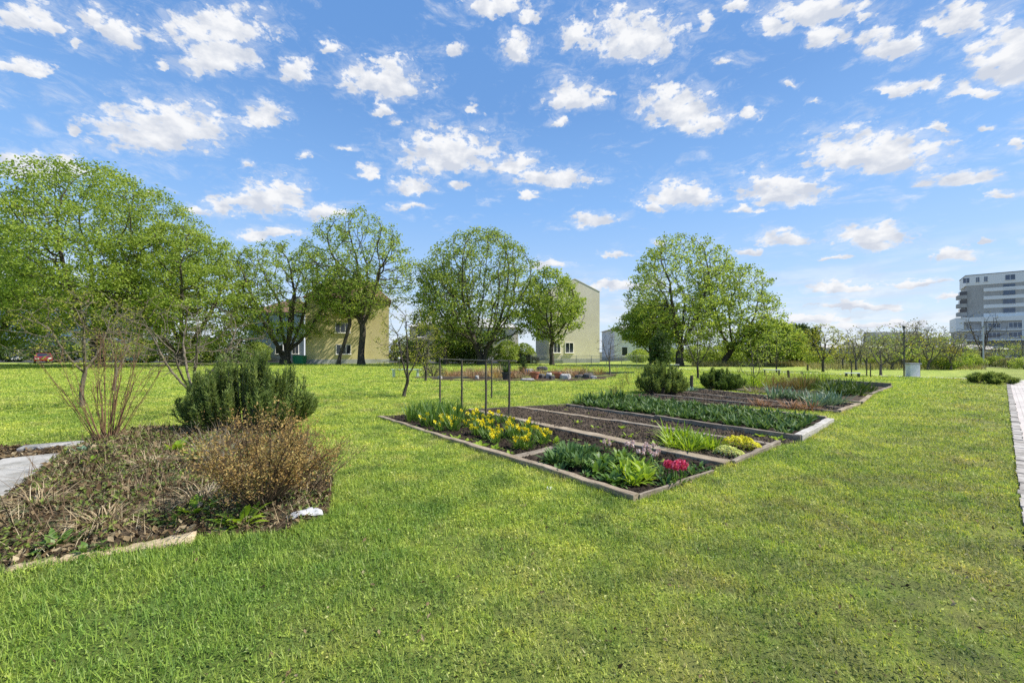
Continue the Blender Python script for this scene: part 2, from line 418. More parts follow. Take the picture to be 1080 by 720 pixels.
def mesh_data(name, V, faces, mats, smooth=False, midx=None):
    V = np.asarray(V, dtype=np.float32).reshape(-1, 3)
    faces = [np.asarray(f, dtype=np.int32) for f in faces if len(f)]
    me = bpy.data.meshes.new(name)
    me.vertices.add(len(V))
    me.vertices.foreach_set('co', V.ravel())
    loops = np.concatenate([f.ravel() for f in faces])
    sizes = np.concatenate([np.full(len(f), f.shape[1], dtype=np.int32) for f in faces])
    starts = np.concatenate([[0], np.cumsum(sizes)[:-1]]).astype(np.int32)
    me.loops.add(len(loops))
    me.loops.foreach_set('vertex_index', loops)
    me.polygons.add(len(sizes))
    me.polygons.foreach_set('loop_start', starts)
    me.polygons.foreach_set('use_smooth', np.full(len(sizes), bool(smooth), dtype=bool))
    for m in (mats if isinstance(mats, (list, tuple)) else [mats]):
        me.materials.append(m)
    if midx is not None:
        me.polygons.foreach_set('material_index', np.asarray(midx, dtype=np.int32))
    me.update(calc_edges=True)
    return me


def obj(name, me, parent=None, loc=(0, 0, 0), rotz=0.0):
    o = bpy.data.objects.new(name, me)
    col.objects.link(o)
    o.location = loc
    o.rotation_euler = (0, 0, rotz)
    if parent is not None:
        o.parent = parent
    return o


def tag(o, label=None, cat=None, group=None, kind=None):
    for k, v in (('label', label), ('category', cat), ('group', group), ('kind', kind)):
        if v:
            o[k] = v
    return o


def thing(name, label, cat, loc=(0, 0, 0), rotz=0.0, group=None):
    o = bpy.data.objects.new(name, None)
    o.empty_display_size = 0.2
    col.objects.link(o)
    o.location = [float(q) for q in loc]
    o.rotation_euler = (0, 0, rotz)
    return tag(o, label, cat, group)


def copy_tree(o, parent=None, loc=None, rotz=None, scale=None, label=None):
    c = o.copy()
    col.objects.link(c)
    if parent is not None:
        c.parent = parent
    if loc is not None:
        c.location = [float(q) for q in loc]
    if rotz is not None:
        c.rotation_euler = (0, 0, rotz)
    if scale is not None:
        c.scale = scale if isinstance(scale, (tuple, list)) else (scale,) * 3
    if label:
        c['label'] = label
    for ch in list(o.children):
        copy_tree(ch, c)
    return c


class MB:
    """Collects shapes; build() links them as ONE mesh object."""
    def __init__(self):
        self.V, self.f3, self.f4, self.fn = [], [], [], []
        self.n = 0

    def add(self, V, quads=(), tris=(), ngons=()):
        b = self.n
        self.V.append(np.asarray(V, dtype=float).reshape(-1, 3))
        self.n += len(self.V[-1])
        if len(quads):
            self.f4.append(np.asarray(quads) + b)
        if len(tris):
            self.f3.append(np.asarray(tris) + b)
        for k in ngons:
            self.fn.append(np.asarray([k]) + b)
        return self

    def box(self, c, s, rotz=0.0, taper=1.0):
        x, y, z = s[0] / 2, s[1] / 2, s[2] / 2
        v = np.array([[-x, -y, -z], [x, -y, -z], [x, y, -z], [-x, y, -z],
                      [-x * taper, -y * taper, z], [x * taper, -y * taper, z], [x * taper, y * taper, z], [-x * taper, y * taper, z]])
        cs, sn = math.cos(rotz), math.sin(rotz)
        v = np.column_stack([v[:, 0] * cs - v[:, 1] * sn, v[:, 0] * sn + v[:, 1] * cs, v[:, 2]]) + np.asarray(c, dtype=float)
        return self.add(v, [[0, 3, 2, 1], [4, 5, 6, 7], [0, 1, 5, 4], [1, 2, 6, 5], [2, 3, 7, 6], [3, 0, 4, 7]])

    def tube(self, pts, rad, n=8, cap=True):
        pts = np.asarray(pts, dtype=float)
        rad = np.broadcast_to(np.asarray(rad, dtype=float), (len(pts),))
        rings = []
        for i, p_ in enumerate(pts):
            d = pts[min(i + 1, len(pts) - 1)] - pts[max(i - 1, 0)]
            d /= np.linalg.norm(d) + 1e-9
            ref = np.array([1.0, 0, 0]) if abs(d[2]) > 0.7 else np.array([0, 0, 1.0])
            a = np.cross(d, ref)
            a /= np.linalg.norm(a)
            b = np.cross(d, a)
            th = np.arange(n) * 2 * math.pi / n
            rings.append(p_ + rad[i] * (np.cos(th)[:, None] * a + np.sin(th)[:, None] * b))
        q = []
        for i in range(len(pts) - 1):
            for k in range(n):
                q.append([i * n + k, i * n + (k + 1) % n, (i + 1) * n + (k + 1) % n, (i + 1) * n + k])
        ng = [list(range(n))[::-1], [(len(pts) - 1) * n + k for k in range(n)]] if cap else []
        return self.add(np.concatenate(rings), q, ngons=ng)

    def lathe(self, prof, c=(0, 0, 0), n=16):
        V, q = [], []
        for (r, z) in prof:
            for k in range(n):
                a = 2 * math.pi * k / n
                V.append((c[0] + r * math.cos(a), c[1] + r * math.sin(a), c[2] + z))
        for i in range(len(prof) - 1):
            for k in range(n):
                q.append([i * n + k, i * n + (k + 1) % n, (i + 1) * n + (k + 1) % n, (i + 1) * n + k])
        return self.add(V, q, ngons=[[(len(prof) - 1) * n + k for k in range(n)]])

    def prism(self, poly, z0, z1):
        n = len(poly)
        V = [(x, y, z0) for x, y in poly] + [(x, y, z1) for x, y in poly]
        q = [[k, (k + 1) % n, n + (k + 1) % n, n + k] for k in range(n)]
        return self.add(V, q, ngons=[list(range(n))[::-1], list(range(n, 2 * n))])

    def xprism(self, prof, x0, x1):
        """Profile in (y, z) drawn out along x."""
        n = len(prof)
        V = [(x0, y, z) for y, z in prof] + [(x1, y, z) for y, z in prof]
        q = [[k, (k + 1) % n, n + (k + 1) % n, n + k] for k in range(n)]
        return self.add(V, q, ngons=[list(range(n))[::-1], list(range(n, 2 * n))])

    def data(self, name, mat, smooth=False):
        fs = []
        if self.f3:
            fs.append(np.concatenate(self.f3))
        if self.f4:
            fs.append(np.concatenate(self.f4))
        return mesh_data(name, np.concatenate(self.V), fs + self.fn, mat, smooth)

    def build(self, name, mat, parent=None, loc=(0, 0, 0), rotz=0.0, smooth=False, bevel=0.0):
        o = obj(name, self.data(name, mat, smooth), parent, loc, rotz)
        if bevel:
            md = o.modifiers.new('bevel', 'BEVEL')
            md.width = bevel
            md.segments = 2
            md.limit_method = 'ANGLE'
        return o


def unit(a):
    return a / (np.linalg.norm(a, axis=-1, keepdims=True) + 1e-9)


def leaf_quads(rng, C, size, aspect=0.55, up=0.6, jitter=0.35):
    n = len(C)
    nrm = unit(rng.normal(size=(n, 3)) + np.array([0, 0, up]))
    a = unit(np.cross(nrm, rng.normal(size=(n, 3))))
    b = np.cross(nrm, a)
    s = size * (1 + jitter * rng.uniform(-1, 1, (n, 1)))
    h, w = a * s / 2, b * s * aspect / 2
    V = np.stack([C - h, C + w - h * 0.1 + nrm * s * 0.08, C + h, C - w - h * 0.1 + nrm * s * 0.08], 1).reshape(-1, 3)
    return V, np.arange(4 * n).reshape(-1, 4)


def inpoly(P, poly):
    x, y = P[:, 0], P[:, 1]
    r = np.zeros(len(P), dtype=bool)
    n = len(poly)
    for i in range(n):
        x0, y0 = poly[i][:2]
        x1, y1 = poly[(i + 1) % n][:2]
        c = ((y0 > y) != (y1 > y)) & (x < (x1 - x0) * (y - y0) / (y1 - y0 + 1e-12) + x0)
        r ^= c
    return r


def vnoise(x, y, s=1.0, seed=0):
    """Cheap smooth noise for heights."""
    x, y = np.asarray(x) / s + seed * 13.7, np.asarray(y) / s + seed * 7.3
    return (np.sin(x * 1.7 + np.sin(y * 1.3) * 1.4) + np.sin(y * 2.1 + np.sin(x * 1.1) * 1.7) + np.sin((x + y) * 3.3 + 1.0) * 0.5) / 2.5


# ------------------------------------------------------------------ trees


def grow(rng, trunk, tpar, att, step, kill, iters=140, trop=0.10, jit=0.10, k0=None):
    cap = 9000
    P = np.zeros((cap, 3))
    par = np.full(cap, -1)
    last = np.full((cap, 3), 1e9)
    n = len(trunk)
    P[:n] = trunk
    par[:n] = tpar
    k0 = max(1, n // 2) if k0 is None else k0
    d = np.linalg.norm(att[:, None] - P[None, k0:n], axis=2)
    near = d.argmin(1) + k0
    dist = d.min(1)
    for _ in range(iters):
        alive = dist > kill
        att, near, dist = att[alive], near[alive], dist[alive]
        if len(att) < 3 or n > cap - 1500:
            break
        v = unit(att - P[near])
        acc = np.zeros((n, 3))
        np.add.at(acc, near, v)
        act = np.unique(near)
        dr = unit(unit(acc[act]) + np.array([0, 0, trop]) + rng.normal(size=(len(act), 3)) * jit)
        new = P[act] + dr * step
        ok = np.linalg.norm(new - last[act], axis=1) > step * 0.35
        act, new = act[ok], new[ok]
        if not len(act):
            break
        last[act] = new
        m = len(new)
        P[n:n + m] = new
        par[n:n + m] = act
        dd = np.linalg.norm(att[:, None] - new[None], axis=2)
        j = dd.argmin(1)
        dm = dd[np.arange(len(att)), j]
        better = dm < dist
        near[better] = j[better] + n
        dist[better] = dm[better]
        n += m
    return P[:n].copy(), par[:n].copy()


def branch_mesh(mb, P, r, par, w, flare=True):
    idx = np.arange(1, len(P))
    p0, p1 = P[par[idx]], P[idx]
    r1 = r[idx].copy()
    r0 = np.minimum(r[par[idx]], r1 * 1.45)
    d = unit(p1 - p0)
    ref = np.where(np.abs(d[:, 2:3]) > 0.75, np.array([[1.0, 0, 0]]), np.array([[0, 0, 1.0]]))
    a = unit(np.cross(d, ref))
    b = np.cross(d, a)
    thick = r1 > np.quantile(r, 0.90)
    for sel, n in ((thick, 8), (~thick, 4)):
        if not sel.any():
            continue
        th = np.arange(n) * 2 * math.pi / n
        ca, sa = np.cos(th)[None, :, None], np.sin(th)[None, :, None]
        off = a[sel][:, None] * ca + b[sel][:, None] * sa
        q0 = (p0[sel] - d[sel] * r0[sel][:, None] * 0.3)[:, None] + off * r0[sel][:, None, None]
        q1 = (p1[sel])[:, None] + off * r1[sel][:, None, None]
        V = np.concatenate([q0, q1], 1).reshape(-1, 3)
        m = int(sel.sum())
        base = (np.arange(m) * 2 * n)[:, None]
        k = np.arange(n)
        quads = np.stack([base + k, base + (k + 1) % n, base + n + (k + 1) % n, base + n + k], 2).reshape(-1, 4)
        mb.add(V, quads)


def crown_points(rng, n, H, zb, Wd, c=0.42, lobes=0.22, shell=0.38, squash=1.0):
    t = rng.uniform(0, 1, n * 2)
    rr = np.where(t < c, np.sqrt(np.maximum(0, 1 - ((t - c) / c) ** 2)), np.sqrt(np.maximum(0, 1 - ((t - c) / (1 - c)) ** 2)))
    keep = rng.uniform(0, 1, n * 2) < rr ** 1.5 + 0.05
    t, rr = t[keep][:n], rr[keep][:n]
    th = rng.uniform(0, 2 * math.pi, len(t))
    ph = rng.uniform(0, 6.28, 4)
    lob = 1 + lobes * (np.sin(th * 3 + ph[0] + t * 4) + np.sin(th * 5 + ph[1] - t * 7) * 0.7 + np.sin(t * 11 + ph[2]) * 0.4) / 1.6
    rad = Wd / 2 * rr * lob * rng.uniform(0, 1, len(t)) ** shell
    return np.column_stack([rad * np.cos(th), rad * np.sin(th) * squash, zb + t * (H - zb)])


def tree(name, label, px, D, H, Wd, seed, trunk_h=0.22, r=0.25, natt=600, step=None, leaf='leaf_fresh', bark='bark', nl=26, ls=0.26,
         spread=0.5, lean=(0, 0), stems=1, c=0.42, zb=None, wmax=3, group=None, cat='tree', pos=None, squash=1.0, rtip=0.024, sparse=1.0,
         shell=0.38, up=0.5, limbs=0):
    rng = np.random.default_rng(seed)
    step = step or H / 34
    loc = pos if pos is not None else AT(px, D)
    root = thing(name, label, cat, loc, 0.0, group)
    th = trunk_h * H
    zb = th * 0.8 if zb is None else zb * H
    att = crown_points(rng, natt, H, zb, Wd, c, squash=squash, shell=shell)
    att[:, 0] += lean[0] * 0.6
    att[:, 1] += lean[1] * 0.6
    tm = MB()
    lv = []
    parts = [att] if stems == 1 else [att[(np.floor((np.arctan2(att[:, 1], att[:, 0]) / 6.2832 + 0.5) * stems).astype(int) % stems) == s] for s in range(stems)]
    for s, A in enumerate(parts):
        if len(A) < 5:
            continue
        k = max(4, int(th / step) + 1)
        tt = np.linspace(0, 1, k)
        bx = rng.normal(0, 0.03) * H * 0.3 if stems > 1 else 0
        by = rng.normal(0, 0.03) * H * 0.3 if stems > 1 else 0
        cen = A.mean(0)
        px_ = bx * (1 - tt) + tt ** 1.5 * (lean[0] if stems == 1 else cen[0] * 0.3) + np.sin(tt * 5 + seed) * 0.012 * H * tt
        py_ = by * (1 - tt) + tt ** 1.5 * (lean[1] if stems == 1 else cen[1] * 0.3) + np.cos(tt * 4 + seed) * 0.012 * H * tt
        trunk = np.column_stack([px_, py_, tt * th - 0.03])
        tpar = np.arange(-1, len(trunk) - 1)
        k0 = None
        if limbs:
            nt_ = len(trunk)
            k0 = max(1, nt_ - 2)
            ptl, ppl = [trunk], list(tpar)
            cnt = nt_
            fork = rng.integers(max(1, nt_ - 3), nt_, limbs)
            fork[0] = nt_ - 1
            for li in range(limbs):
                a_ = li * 6.2832 / limbs + rng.normal(0, 0.25) + seed
                rad_ = Wd * (rng.uniform(0.16, 0.30) if li else 0.05)
                top_ = np.array([rad_ * math.cos(a_) + lean[0] * 0.8, rad_ * math.sin(a_) * squash, th + (H - th) * rng.uniform(0.34, 0.56)])
                b_ = trunk[fork[li]]
                mid_ = b_ + (top_ - b_) * np.array([0.62, 0.62, 0.36])
                m_ = max(4, int(np.linalg.norm(top_ - b_) / step))
                u_ = (np.arange(1, m_ + 1) / m_)[:, None]
                cur = (1 - u_) ** 2 * b_ + 2 * u_ * (1 - u_) * mid_ + u_ ** 2 * top_ + rng.normal(0, step * 0.07, (m_, 3))
                ptl.append(cur)
                ppl += [int(fork[li])] + list(range(cnt, cnt + m_ - 1))
                cnt += m_
            trunk, tpar = np.concatenate(ptl), np.array(ppl)
        P, par = grow(rng, trunk, tpar, A, step, step * 1.25, k0=k0)
        w = np.ones(len(P))
        ch = np.zeros(len(P), dtype=int)
        for i in range(len(P) - 1, 0, -1):
            ch[par[i]] += 1
            w[par[i]] += w[i]
        leafn = np.zeros(len(P))
        for i in range(len(P) - 1, -1, -1):
            if ch[i] == 0:
                leafn[i] = 1
            if i:
                leafn[par[i]] += leafn[i]
        rb = r / math.sqrt(stems) if stems > 1 else r
        e = math.log(rb / rtip) / math.log(max(2.0, leafn[0]))
        rad = rtip * leafn ** e
        rad = rad * (1 + 0.55 * np.exp(-np.maximum(P[:, 2], 0) / (0.03 * H)))
        branch_mesh(tm, P, rad, par, w)
        tips = P[w <= wmax]
        if sparse < 1:
            tips = tips[rng.uniform(0, 1, len(tips)) < sparse]
        if nl:
            # twiglets carrying leaf clumps
            C = np.repeat(tips, nl, 0)
            off = rng.normal(size=(len(C), 3)) * spread * np.array([1, 1, 0.7]) * 0.55
            lv.append(C + off)
    tm.build('trunk', M[bark], root, smooth=True)
    if lv:
        C = np.concatenate(lv)
        C = C[C[:, 2] > 0.15]
        V, q = leaf_quads(rng, C, ls, 0.6, up)
        obj('crown', mesh_data('crown', V, [q], M[leaf]), root)
    return root


# ------------------------------------------------------------------ the setting: ground, lawn, paths
U = unit(np.array([0.769, 0.639]))         # along the paved path and the short sides of the beds
Vv = np.array([-U[1], U[0]])               # along the beds


def UV(o, u, v):
    return np.array([o[0] + U[0] * u + Vv[0] * v, o[1] + U[1] * u + Vv[1] * v])


PE = np.array([4.57, 3.64])                # a point on the left edge of the paved path
XE = np.array([26.0, 24.6])                # where the crossing path meets it

mb = MB()
mb.add([(-2500, -300, -0.03), (2500, -300, -0.03), (2500, 4000, -0.03), (-2500, 4000, -0.03)], [[0, 1, 2, 3]])
tag(mb.build('ground', noise_mat('ground', [(0.06, 0.075, 0.03), (0.12, 0.115, 0.06), (0.17, 0.15, 0.10)], 0.12, 0.95, 0.2, 0.05, 8, coord='World', scale2=3, mul=0.2)),
    kind='structure')


def grass_color(q, pos):
    """Patchy lawn: mossy yellow-green, deeper green, and worn brownish areas (towards the paved path)."""
    big = q.noise(pos, 0.55, 5.0, 0.62)
    mid = q.noise(pos, 2.6, 4.0, 0.6)
    f = q.m('ADD', q.m('MULTIPLY', big, 0.65), q.m('MULTIPLY', mid, 0.45))
    c = q.ramp(f, [(0.36, (0.14, 0.245, 0.046)), (0.46, (0.265, 0.37, 0.062)), (0.56, (0.365, 0.45, 0.080)), (0.70, (0.44, 0.48, 0.125))])
    dry = q.smooth(q.noise(pos, 1.1, 6.0, 0.65), 0.52, 0.68)
    c = q.mix(q.m('MULTIPLY', dry, 0.45), c, (0.21, 0.185, 0.085))
    p2 = q.noise(pos, 1.7, 5.0, 0.68)
    c = q.mix(1.0, c, q.ramp(p2, [(0.32, (0.52, 0.60, 0.66)), (0.48, (0.96, 0.97, 1.0)), (0.66, (1.30, 1.2, 1.05))]), 'MULTIPLY')
    # trodden strip along the paved path
    dpath = q.v('DOT_PRODUCT', q.v('SUBTRACT', pos, (PE[0], PE[1], 0)), (-U[1], U[0], 0))
    wear = q.m('MULTIPLY', q.smooth(dpath, 3.4, 0.1), q.smooth(q.noise(pos, 3.2, 6.0, 0.7), 0.36, 0.60))
    c = q.mix(q.m('MULTIPLY', wear, 0.5), c, (0.185, 0.155, 0.085))
    # deeper, longer grass round the weedy bed
    sx_ = q.n('ShaderNodeSeparateXYZ')
    q.t.links.new(pos, sx_.inputs[0])
    lush = q.m('MULTIPLY', q.smooth(sx_.outputs[0], 0.6, -1.8), q.smooth(sx_.outputs[1], 6.5, 3.6))
    c = q.mix(q.m('MULTIPLY', lush, 0.5), c, (0.12, 0.24, 0.04))
    return c


def lawn_mat():
    m, q, out = new_mat('lawn')
    pos = q.n('ShaderNodeNewGeometry').outputs['Position']
    c = grass_color(q, pos)
    fine = q.noise(pos, 16.0, 8.0, 0.75)
    fine2 = q.noise(pos, 60.0, 4.0, 0.7)
    c = q.mix(1.0, c, q.ramp(fine, [(0.30, (0.62, 0.62, 0.62)), (0.52, (1.0, 1.0, 1.0)), (0.70, (1.3, 1.25, 1.1))]), 'MULTIPLY')
    soil = q.smooth(q.noise(pos, 9.0, 7.0, 0.75), 0.50, 0.62)
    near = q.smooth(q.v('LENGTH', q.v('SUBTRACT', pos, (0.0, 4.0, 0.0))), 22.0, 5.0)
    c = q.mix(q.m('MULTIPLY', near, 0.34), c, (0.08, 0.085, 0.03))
    c = q.mix(q.m('MULTIPLY', soil, 0.25), c, (0.085, 0.065, 0.035))
    b = pbsdf(q, c, 0.9, 0.15, 0.0, q.m('ADD', fine, q.m('MULTIPLY', fine2, 0.6)), 0.9, 0.06)
    q.t.links.new(b.outputs[0], out.inputs[0])
    return m


def blade_mat():
    m, q, out = new_mat('grass_blades')
    geo = q.n('ShaderNodeNewGeometry')
    c = grass_color(q, geo.outputs['Position'])
    rnd = geo.outputs['Random Per Island']
    c = q.mix(1.0, c, q.ramp(rnd, [(0.0, (0.38, 0.48, 0.5)), (0.40, (0.92, 0.96, 1.0)), (0.80, (1.4, 1.3, 1.2)), (0.93, (1.45, 1.3, 1.3)), (0.95, (1.8, 1.45, 2.8))]), 'MULTIPLY')
    b = pbsdf(q, c, 0.55, 0.25)
    tr = q.n('ShaderNodeBsdfTranslucent')
    q.t.links.new(q.mix(1.0, c, (1.5, 1.45, 0.8), 'MULTIPLY'), tr.inputs[0])
    mx = q.n('ShaderNodeMixShader')
    mx.inputs[0].default_value = 0.35
    q.t.links.new(b.outputs[0], mx.inputs[1])
    q.t.links.new(tr.outputs[0], mx.inputs[2])
    q.t.links.new(mx.outputs[0], out.inputs[0])
    return m


# lawn outline: left and far limits, crossing path, paved path
lawn_poly = [(-110, -12), tuple(PE - U * 22), tuple(PE), tuple(PE + U * 27.5), tuple(UV(XE, 0.2, 0)), tuple(UV(XE, 0.2, 34)), (2, 57), (-20, 60), (-110, 62)]
mb = MB()
gx = np.linspace(-110, 40, 151)
mb.add([(x, y, 0.0) for x, y in lawn_poly], ngons=[list(range(len(lawn_poly)))])
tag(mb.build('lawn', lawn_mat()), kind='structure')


def paver_mat():
    m, q, out = new_mat('pavers')
    t = q.n('ShaderNodeTexCoord')
    o = t.outputs['Object']
    br = q.n('ShaderNodeTexBrick')
    q.put(br.inputs['Vector'], o)
    br.inputs['Scale'].default_value = 1.0
    br.inputs['Brick Width'].default_value = 0.21
    br.inputs['Row Height'].default_value = 0.105
    br.inputs['Mortar Size'].default_value = 0.006
    br.inputs['Color1'].default_value = (0.53, 0.48, 0.445, 1)
    br.inputs['Color2'].default_value = (0.48, 0.435, 0.405, 1)
    br.inputs['Mortar'].default_value = (0.36, 0.335, 0.29, 1)
    nz = q.noise(o, 1.3, 7.0, 0.65)
    c = q.mix(1.0, br.outputs['Color'], q.ramp(nz, [(0.3, (0.8, 0.8, 0.8)), (0.7, (1.18, 1.17, 1.15))]), 'MULTIPLY')
    sp = q.noise(o, 40.0, 4.0, 0.7)
    c = q.mix(1.0, c, q.ramp(sp, [(0.3, (0.85, 0.85, 0.85)), (0.7, (1.1, 1.1, 1.1))]), 'MULTIPLY')
    b = pbsdf(q, c, 0.9, 0.15, 0.0, q.m('SUBTRACT', sp, br.outputs['Fac']), 0.4, 0.006)
    q.t.links.new(b.outputs[0], out.inputs[0])
    return m


mb = MB()
mb.add([(-22, -3.2, 0.006), (30, -3.2, 0.006), (30, -0.12, 0.006), (-22, -0.12, 0.006)], [[0, 1, 2, 3]])
tag(mb.build('paved_path', paver_mat(), loc=(PE[0], PE[1], 0), rotz=math.atan2(U[1], U[0])), kind='structure')
rng = np.random.default_rng(3)
mb = MB()
for i in range(260):
    x = -22 + i * 0.2
    mb.box((x + 0.1, -0.06 + rng.normal(0, 0.006), 0.004 + rng.normal(0, 0.004)), (0.188, 0.115 + rng.normal(0, 0.006), 0.05), rng.normal(0, 0.012))
tag(mb.build('path_edging', noise_mat('edging', [(0.20, 0.18, 0.155), (0.34, 0.31, 0.275), (0.45, 0.42, 0.38)], 4.0, 0.9, 0.3, 0.006, 7, coord='World', scale2=30, mul=0.2),
             loc=(PE[0], PE[1], 0), rotz=math.atan2(U[1], U[0])), kind='structure')
mb = MB()
a, b_ = UV(XE, 0.2, -6), UV(XE, 0.2, 36)
a2, b2 = UV(XE, 1.4, -6), UV(XE, 1.4, 36)
mb.add([(*a, 0.004), (*a2, 0.004), (*b2, 0.004), (*b_, 0.004)], [[0, 1, 2, 3]])
tag(mb.build('crossing_path', noise_mat('gravel', [(0.42, 0.39, 0.32), (0.55, 0.52, 0.45)], 3.0, 0.95, 0.3, 0.02, 8, coord='World')), kind='structure')
mb = MB()
mb.add([(-110, 62, -0.005), (-20, 60, -0.005), (2, 57, -0.005), (8, 62, -0.005), (8, 74, -0.005), (-110, 78, -0.005)], [[0, 1, 2, 5], [2, 3, 4, 5]])
tag(mb.build('road', noise_mat('asphalt', [(0.05, 0.05, 0.052), (0.085, 0.085, 0.085)], 1.5, 0.9, 0.2, 0.01, 8, coord='World')), kind='structure')

mb = MB()
mb.add([(*UV(XE, 1.4, -4), -0.004), (*UV(XE, 30, -4), -0.004), (*UV(XE, 30, 40), -0.004), (*UV(XE, 1.4, 40), -0.004)], [[0, 1, 2, 3]])
tag(mb.build('verge', bpy.data.materials['lawn']), kind='structure')

# ------------------------------------------------------------------ the weedy heap bed at left
heap_px = [(-190, 640), (10, 602), (205, 567), (300, 562), (346, 542), (352, 505), (322, 462), (250, 450), (150, 453), (98, 463),
           (64, 480), (30, 506), (0, 530), (-190, 640)]
heap_poly = [tuple(G(*q_)[:2]) for q_ in heap_px[:-1]]
hp = np.array(heap_poly)


def edge_dist(P, poly):
    d = np.full(len(P), 1e9)
    n = len(poly)
    for i in range(n):
        a_, b__ = np.array(poly[i][:2]), np.array(poly[(i + 1) % n][:2])
        ab = b__ - a_
        t = np.clip(((P - a_) @ ab) / (ab @ ab), 0, 1)
        d = np.minimum(d, np.linalg.norm(P - (a_ + t[:, None] * ab), axis=1))
    return d


def heap_z(P):
    P = np.atleast_2d(np.asarray(P, dtype=float))[:, :2]
    d = np.where(inpoly(P, heap_poly), edge_dist(P, heap_poly), 0)
    k = np.clip(d / 0.5, 0, 1)
    return 0.012 + k * (0.06 + 0.05 * vnoise(P[:, 0], P[:, 1], 0.45)) + 0.02 * k * vnoise(P[:, 0], P[:, 1], 0.12, 3)


def soil_sheet(name, poly, zf, mat, res=0.06, kind=None, parent=None):
    pa = np.array([q_[:2] for q_ in poly])
    x0, y0 = pa.min(0) - res
    x1, y1 = pa.max(0) + res
    nx, ny = int((x1 - x0) / res) + 2, int((y1 - y0) / res) + 2
    X, Y = np.meshgrid(np.linspace(x0, x1, nx), np.linspace(y0, y1, ny))
    Pt = np.column_stack([X.ravel(), Y.ravel()])
    ins = inpoly(Pt, poly)
    ins2 = ins | (edge_dist(Pt, poly) < res * 0.75)
    Z = zf(Pt)
    I = np.arange(nx * ny).reshape(ny, nx)
    q_ = np.stack([I[:-1, :-1], I[:-1, 1:], I[1:, 1:], I[1:, :-1]], 2).reshape(-1, 4)
    q_ = q_[ins2[q_].all(1) & ins[q_].any(1)]
    used = np.unique(q_)
    mp = np.zeros(nx * ny, dtype=int)
    mp[used] = np.arange(len(used))
    off = np.array(parent.location) if parent else np.zeros(3)
    V = np.column_stack([Pt, Z])[used] - off
    o = obj(name, mesh_data(name, V, [mp[q_]], mat, True), parent)
    return o


heap = soil_sheet('soil_bed', heap_poly, heap_z, M['soil_heap'], 0.05)
tag(heap, kind='structure')
rng = np.random.default_rng(11)


def scatter(rng, poly, n):
    pa = np.array([q_[:2] for q_ in poly])
    lo, hi = pa.min(0), pa.max(0)
    out = np.zeros((0, 2))
    while len(out) < n:
        Pt = rng.uniform(lo, hi, (n * 2, 2))
        out = np.concatenate([out, Pt[inpoly(Pt, poly)]])
    return out[:n]


# dead leaves, straw and small green leaves covering the heap
Pt = scatter(rng, heap_poly, 15000)
C = np.column_stack([Pt, heap_z(Pt) + rng.uniform(0.003, 0.045, len(Pt))])
V, q_ = leaf_quads(rng, C, 0.042, 0.62, 0.9, 0.6)
tag(obj('leaf_litter', mesh_data('leaf_litter', V, [q_], M['litter'])), 'dead brown leaves covering the weedy bed', 'leaf litter', kind='stuff')


def blades(rng, Pt, Z, L, Wd, lean=0.8, up=1.0):
    """Thin three-point blades."""
    n = len(Pt)
    th = rng.uniform(0, 2 * math.pi, n)
    d = np.column_stack([np.cos(th), np.sin(th)])
    side = np.column_stack([-d[:, 1], d[:, 0]])
    L = np.broadcast_to(L, (n,))
    Wd = np.broadcast_to(Wd, (n,))
    ln = np.broadcast_to(lean, (n,)) * rng.uniform(0.2, 1.2, n)
    z = np.broadcast_to(Z, (n,))
    b0 = np.column_stack([Pt - side * Wd[:, None] / 2, z])
    b1 = np.column_stack([Pt + side * Wd[:, None] / 2, z])
    hor = np.sin(np.clip(ln, 0, 1.45)) * L
    tip = np.column_stack([Pt + d * hor[:, None], z + np.cos(np.clip(ln, 0, 1.45)) * L * up])
    V = np.stack([b0, b1, tip], 1).reshape(-1, 3)
    return V, np.arange(3 * n).reshape(-1, 3)


Pt = scatter(rng, heap_poly, 4200)
V, q_ = blades(rng, Pt, heap_z(Pt) + 0.015, rng.uniform(0.06, 0.26, len(Pt)), 0.006, 1.6)
tag(obj('dead_straw', mesh_data('dead_straw', V, [q_], M['straw'])), 'dry straw and dead stems lying over the weedy bed', 'dead straw', kind='stuff')
Pt = scatter(rng, heap_poly, 10500)
keep = vnoise(Pt[:, 0], Pt[:, 1], 0.33, 5) > -0.3
Pt = Pt[keep]
C = np.column_stack([Pt, heap_z(Pt) + rng.uniform(0.02, 0.07, len(Pt))])
V, q_ = leaf_quads(rng, C, 0.038, 0.5, 0.8, 0.5)
tag(obj('ground_cover', mesh_data('ground_cover', V, [q_], M['leaf_mid'])), 'low green weeds creeping through the dead leaves', 'ground cover', kind='stuff')

Pt = scatter(rng, heap_poly, 7500)
Pt = Pt[vnoise(Pt[:, 0], Pt[:, 1], 0.5, 8) > -0.35]
C = np.column_stack([Pt, heap_z(Pt) + rng.uniform(0.015, 0.06, len(Pt))])
V, q_ = leaf_quads(rng, C, 0.045, 0.42, 0.5, 0.6)
tag(obj('withered_herbs', mesh_data('withered_herbs', V, [q_], M['olive'])), 'withered olive green herbs among the dead leaves', 'ground cover', kind='stuff')

